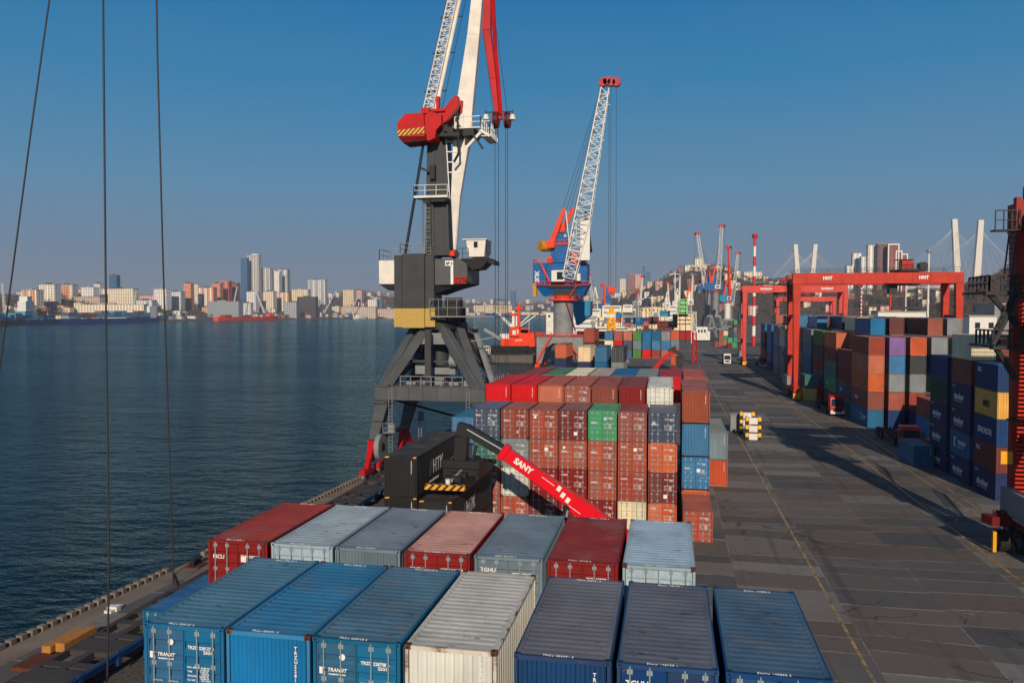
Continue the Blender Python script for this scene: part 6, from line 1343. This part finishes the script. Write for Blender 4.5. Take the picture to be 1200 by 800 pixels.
for a, b, tp, d, c, lb in RT_: building(a, b, tp, d, c, lb, name='residential_tower', rot=0, group='towers right of the bridge pylons', extra=wframe if c == (150,72,58) else None)
for a, b, tp, d, c, lb in ((814,823,303,.4,CR,'pinkish slab on the dark hill, left of the hilltop pair'),(802,814,311,.36,CR,'long cream slab on the shoulder of the dark hill'),(823,833,310,.42,CR,'pink slab right of the tallest hilltop block'),
   (735,745,321,.75,BR,'reddish block left of the dark hill, far ahead'),(744,752,322,.78,PK,'pale red block beside the reddish one far ahead'),(726,733,327,.6,CR,'cream block below the two reddish ones far ahead')): building(a, b, tp, d, c, lb, rot=.1, group='hilltop blocks ahead')
building(752.5,756,311.5,1.0,GY,'slim dark tower on the skyline left of the hill',mat=M['tower_glass'],name='office_tower',rot=0)
building(757,762,318,.98,GY,'shorter dark tower beside the slim one',mat=M['tower_glass'],name='office_tower',rot=0)
building(872,893,319,.55,CR,'cream hilltop block behind the banded chimney mast',rot=.0)
building(598,604,340.5,.1,(60,110,110),'teal high rise far ahead beyond the red tug',mat=M['tower_glass'],rot=0)
building(556,600,358,.02,YL,'long yellow quay warehouse far ahead beyond the tug',rot=0)
# generated streets, counted in named rows
def fill(row, p0, p1, n, d0, d1, h0, h1, w0, w1, cols, seed, skip=(), roof=('roof_dark','roof_red','roof_pale')):
    rnd = random.Random(seed); xs = sorted(p0+(p1-p0)*(i+rnd.random()*.8)/n for i in range(n)); CNAME = {W1:'white',W2_:'pale grey',CR:'cream',OR:'orange',BR:'brown',PK:'pinkish',GY:'grey',TN:'tan',YL:'yellow',BRK:'brick red'}
    for i, x in enumerate(xs):
        d = d0+(d1-d0)*rnd.random(); w_ = rnd.uniform(w0, w1); Y = interp(SHORE, x)*(1+d); z = land(x, d); h = rnd.uniform(h0, h1)
        py = 365-(z+h-CAMZ)*F/(Y*1.0)*.985; c = rnd.choice(cols)
        building(x-w_/2, x+w_/2, py, d, c, f"{CNAME[c]} building, {ordinal(i)} from left in the {row}", roof=rnd.choice(roof), group='buildings of the '+row)
MIX = [W1,W2_,CR,TN,PK,GY,BR,YL,W1,TN]
fill('low row along the left bank', 0, 230, 22, .012, .03, 6, 11, 4, 10, MIX, 1)
fill('middle row of the left bank', 0, 280, 26, .05, .14, 8, 15, 4, 10, MIX, 2)
fill('upper row of the left bank', 20, 285, 16, .18, .32, 6, 13, 3, 8, MIX, 3)
fill('quay row between hangar and crane', 283, 450, 24, .01, .035, 7, 13, 4, 9, MIX, 4)
fill('middle row between towers and crane', 290, 460, 26, .06, .16, 9, 18, 3, 7, MIX, 5)
fill('upper hillside row left of the crane', 335, 460, 20, .16, .36, 7, 15, 3, 6, MIX+[BRK], 6)
fill('lowest row beyond the red tug', 545, 690, 22, .012, .04, 9, 16, 4, 10, MIX, 7)
fill('middle row beyond the red tug', 545, 700, 24, .08, .18, 12, 24, 3, 7, MIX, 8)
fill('top row beyond the red tug', 545, 700, 20, .22, .42, 12, 24, 3, 6, MIX+[PK], 9)
fill('lower town ahead of the quay', 700, 870, 30, .05, .18, 9, 18, 4, 10, MIX, 10)
fill('middle town below the dark hill', 700, 930, 32, .2, .34, 9, 18, 3, 8, MIX, 11)
fill('upper town on the dark hill', 700, 960, 24, .38, .6, 8, 16, 3, 8, MIX, 12)
fill('town seen under the red gantry', 880, 1110, 18, .04, .2, 8, 16, 5, 12, MIX+[BR], 13)
fill('upper town left of the white towers', 860, 1000, 16, .3, .5, 10, 18, 3, 8, MIX, 14)
# port buildings, right
def shed(x0, x1, y0, y1, h, mat, label, red=False):
    t = thing('port_building', label, 'building', ((x0+x1)/2, y0, 0)); q = MB(); q.box(x0, x1, y0, y1, 0, h); q.build('wall', mat, t)
    q = MB(); q.box(x0-.3, x1+.3, y0-.3, y1+.3, h+.01, h+.5); q.build('roof', M['roof_pale'], t)
    n = max(2, int((x1-x0)/4))
    for i in range(n): x = x0+(i+.6)*(x1-x0)/n; q = MB(); q.box(x-.8, x+.8, y0-.06, y0-.01, h-4, h-2); q.build('window', M['glass'], t)
    return t
a, b = at(1136, 371, 300), at(1168, 371, 300); shed(a.x, b.x, 300, 330, a.z, M['white_steel'], 'white office building above the container rows near the gantry leg')
a, b = at(1168, 360, 310), at(1180, 360, 310); shed(a.x, b.x+6, 312, 330, a.z+1, M['mid_grey'], 'grey tower like office building beside the white one')
a, b = at(1044, 366, 340), at(1104, 366, 340); shed(a.x, b.x, 360, 372, a.z, M['white_steel'], 'long low white shed roofline beyond the container rows')
a, b = at(640, 385, 640), at(700, 385, 640); shed(a.x, b.x, 640, 660, at(0,366,640).z, M['crane_white'], 'white quay shed behind the small blue crane')
a, b = at(700, 380, 700), at(745, 380, 700); shed(a.x, b.x, 700, 720, at(0,362,700).z, M['cream_steel'], 'cream quay shed right of the small blue crane')
a, b = at(745, 375, 900), at(800, 375, 900); shed(a.x, b.x, 900, 930, at(0,361,900).z, M['cream_steel'], 'long cream quay shed at the foot of the dark hill')
# mixed goods at the end of the road
rnd = random.Random(44); i = 0
for px, py, Yg in [(840+k*5.2, 0, 420+rnd.random()*60) for k in range(5)]+[(862+k*5, 0, 520) for k in range(3)]:
    c = rnd.choice(['brick','orange','green','bright_blue','maroon','grey','teal']); x = at(px, 395, Yg).x; hgt = rnd.choice((1,2,3))
    for k in range(hgt):
        container(x, Yg, k*2.62, 6.058, T, c if k == 0 else rnd.choice(['brick','blue','green','cream']), False, 0, f"container in the {ordinal(i)} small stack at the far end of the road, {['lowest','middle','highest'][k]}", 'small stacks at the far end of the road')
    i += 1
for i, (px, y, c) in enumerate(((655,300,'orange'),(668,310,'orange'),(662,330,'maroon'),(688,330,'maroon'))):
    container(at(px, 420, y).x, y, 0, 6.058, T, c, False, 0, f"{cname(c)} container, {ordinal(i)} of the low ones around the blue crane foot", 'low containers around the blue crane foot')

rnd = random.Random(3)
for i in range(14):
    px = 728+i*6.3+rnd.uniform(-1.5,1.5); Yg = rnd.uniform(480,680); b = at(px, 380, Yg); top = at(px, rnd.uniform(342,362), Yg).z; t = thing('rigging_mast', f"thin ship mast, {ordinal(i)} from left among the moored ships beyond the mixed block", 'mast', (b.x, Yg, 0), 'masts of the moored ships')
    q = MB(); q.tube((b.x,Yg,0),(b.x,Yg,top),.28,6,0,.14); q.beam((b.x-2.4,Yg,top*.8),(b.x+2.4,Yg,top*.8),.2); q.build('pole', M[rnd.choice(['white_steel','mid_grey','crane_white','black_steel'])], t)
    q = MB()
    for s in (-1, 1): q.tube((b.x,Yg,top*.97),(b.x+s*rnd.uniform(6,10),Yg+2,4),.07,4)
    q.build('stay', M['rope'], t)
for i, (px, py, Y, c) in enumerate(((724,366,420,'bright_blue'),(748,368,470,'bright_blue'),(768,366,500,'aqua'),(735,372,420,'navy'),(757,372,480,'orange'),(829,360,600,'teal'),(836,360,600,'teal'),(862,372,560,'green'),(868,366,600,'blue'))):
    p_ = at(px, py, Y); x = p_.x; n = max(1, int(p_.z/2.62))
    for k in range(max(0,n-2), n): container(x, Y, k*2.62, 12.19, T, c if k == n-1 else rnd.choice(['maroon','blue','brick','grey']), False, 0, f"container, {ordinal(k)} tier of the {ordinal(i)} far quayside stack below the distant cranes", 'far quayside stacks')
# ---------------------------------------------------------------- bridge pylons
t = thing('bridge', 'cable stayed bridge with two pairs of tall pale slanting pylons on the skyline', 'bridge', (420, 1700, 0))
def pylon(pb, pt, Y, w0, w1): q = MB(); q.beam(at(pb[0], pb[1]+22, Y)+Vector((0,0,0)), at(*pt, Y), w0, w0*1.1, w2=w1, h2=w1*1.1); q.build('pylon', M['pylon_white'], t)
M['pylon_white'] = flat('pale_pylon_concrete', (214,208,196), .7)
pylon((936,320),(932,286.5),1760,9,7); pylon((950,320),(955.5,286.5),1790,9,7); pylon((1122.5,318),(1118,257),1640,10.5,8); pylon((1141.5,337),(1149,258),1600,11,8)
q = MB(); a = at(890,343,1800); b = at(1210,333,1560); q.beam(a, b, 26, 3.5); q.build('deck', M['pylon_white'], t)
q = MB(); dk = lambda f: a.lerp(b, f)
for tp, Y, fc in (((932,287),1760,.15), ((955,287),1790,.2), ((1118,258),1640,.72), ((1149,259),1600,.82)):
    p = at(*tp, Y)
    for k in range(1, 9): 
        for s in (-1, 1): f_ = fc+s*k*.03; q.beam(p-Vector((0,0,k*2.5)), dk(min(1,max(0,f_))), .16)
q.build('stay_cables', M['white_steel'], t)

# ---------------------------------------------------------------- trees
M['bark'] = flat('bare_branches', (96,80,68), .95, var=.3)
def wood(name, label, p0, p1, d0, d1, n, seed, hs=(7,12)):
    rnd = random.Random(seed); q = MB()
    for _ in range(n):
        px = rnd.uniform(p0, p1); d = rnd.uniform(d0, d1); Y = interp(SHORE, px)*(1+d); b = at(px, 365, Y); z = land(px, d); h = rnd.uniform(*hs); c = Vector((b.x, b.y, z-.5)); th = rnd.uniform(.25,.5)
        q.beam(c, c+Vector((0,0,h*.6)), th)
        for k in range(7):
            s = c+Vector((0,0,h*rnd.uniform(.25,.6))); e = s+Vector((rnd.uniform(-.34,.34)*h, rnd.uniform(-.3,.3)*h, h*rnd.uniform(.2,.45))); q.beam(s, e, th*.5, w2=.12)
            for j in range(2): g = e.lerp(s, rnd.random()*.6); q.beam(g, g+Vector((rnd.uniform(-.2,.2)*h, rnd.uniform(-.2,.2)*h, h*rnd.uniform(.05,.22))), .22, w2=.1)
    q.build(name, M['bark'], label=label, cat='woodland', kind='stuff')
wood('bare_woodland', 'bare brown woodland on the hill below the right bridge pylons', 1100, 1225, .0, .5, 1300, 5)
wood('bare_woodland', 'bare brown trees along the left bank slopes', 0, 470, .03, .4, 2600, 6, (8,14))
wood('bare_woodland', 'bare brown trees on the dark hill and town ahead', 690, 1100, .06, .6, 1900, 8, (8,13))
wood('bare_woodland', 'bare trees between the far buildings ahead beyond the tug', 540, 700, .05, .4, 500, 9, (10,16))

# chimney smoke
t_ = bpy.data.materials.new('smoke'); t_.use_nodes = True; n_ = t_.node_tree; n_.nodes.remove(n_.nodes['Principled BSDF']); v_ = n_.nodes.new('ShaderNodeVolumePrincipled'); v_.inputs['Color'].default_value = (.9,.9,.92,1); v_.inputs['Density'].default_value = .02; n_.links.new(v_.outputs[0], n_.nodes['Material Output'].inputs['Volume'])
# harbour cranes across the bay
def far_crane(px, pt, pty, d, label, col='white_steel', base='crane_blue'):
    Y = interp(SHORE, px)*(1+d); b = at(px, 365, Y); z = land(px, d); t = thing('portal_crane', label, 'crane', (b.x, Y, z), 'small cranes across the bay')
    q = MB()
    for sx in (-5, 5): q.beam((b.x+sx,Y,z),(b.x+sx*.3,Y,z+12),1.4)
    q.box(b.x-5, b.x+5, Y-4, Y+4, z+12, z+18); q.build('machine_house', M[base], t)
    e = at(pt, pty, Y); q = MB(); q.lattice((b.x,Y,z+17), e, 3.2, 1.6, 8, .3); q.build('boom', M[col], t)
    q = MB(); q.beam((b.x,Y,z+17),(b.x-3*(1 if e.x > b.x else -1),Y,z+27),1.2); q.beam((b.x-3*(1 if e.x > b.x else -1),Y,z+27), b+Vector((0,0,0)) if False else Vector(((b.x+e.x)/2,Y,(z+17+e.z)/2)), .5); q.build('stay_frame', M[col], t)
far_crane(310, 300, 341, .008, 'small white crane across the bay with boom leaning left, above the orange tanker')
far_crane(380, 394, 341, .008, 'small white crane across the bay with boom leaning right beside the brown hotel')
far_crane(410, 422, 343, .008, 'small white crane across the bay nearest the dark counterweight')
far_crane(272, 278, 336, .008, 'small white crane across the bay beside the grey hangar')
far_crane(156, 160, 341, .008, 'small white crane across the bay above the container ship')
far_crane(6, 3, 332, .01, 'white grey crane at the far left frame edge across the bay')

# ---------------------------------------------------------------- haze
hz = bpy.data.materials.new('haze'); hz.use_nodes = True; n_ = hz.node_tree; n_.nodes.remove(n_.nodes['Principled BSDF'])
v_ = n_.nodes.new('ShaderNodeVolumePrincipled'); v_.inputs['Color'].default_value = (.80,.88,1,1); v_.inputs['Density'].default_value = .0001; v_.inputs['Anisotropy'].default_value = .1
n_.links.new(v_.outputs[0], n_.nodes['Material Output'].inputs['Volume'])
q = MB(); q.box(-7100, 3700, -700, 9100, -4.2, 330); q.build('haze', hz, label='thin blue grey haze over the bay', cat='haze', kind='stuff')

t = thing('trailer', 'low dark red trailer parked behind the small red cab near the navy stack', 'trailer', (35.2, 110, 0))
q = MB(); q.box(33.9,36.4,110,117,.9,1.15); q.box(33.9,34.0,110,117,1.15,1.7); bev(q.build('bed', M['maroon_steel'], t), .03)
for y in (114.5,115.8):
    for x in (34.2,36.1): q = MB(); q.tube((x-.15,y,.5),(x+.15,y,.5),.5,12); q.build('wheel', M['rubber'], t)
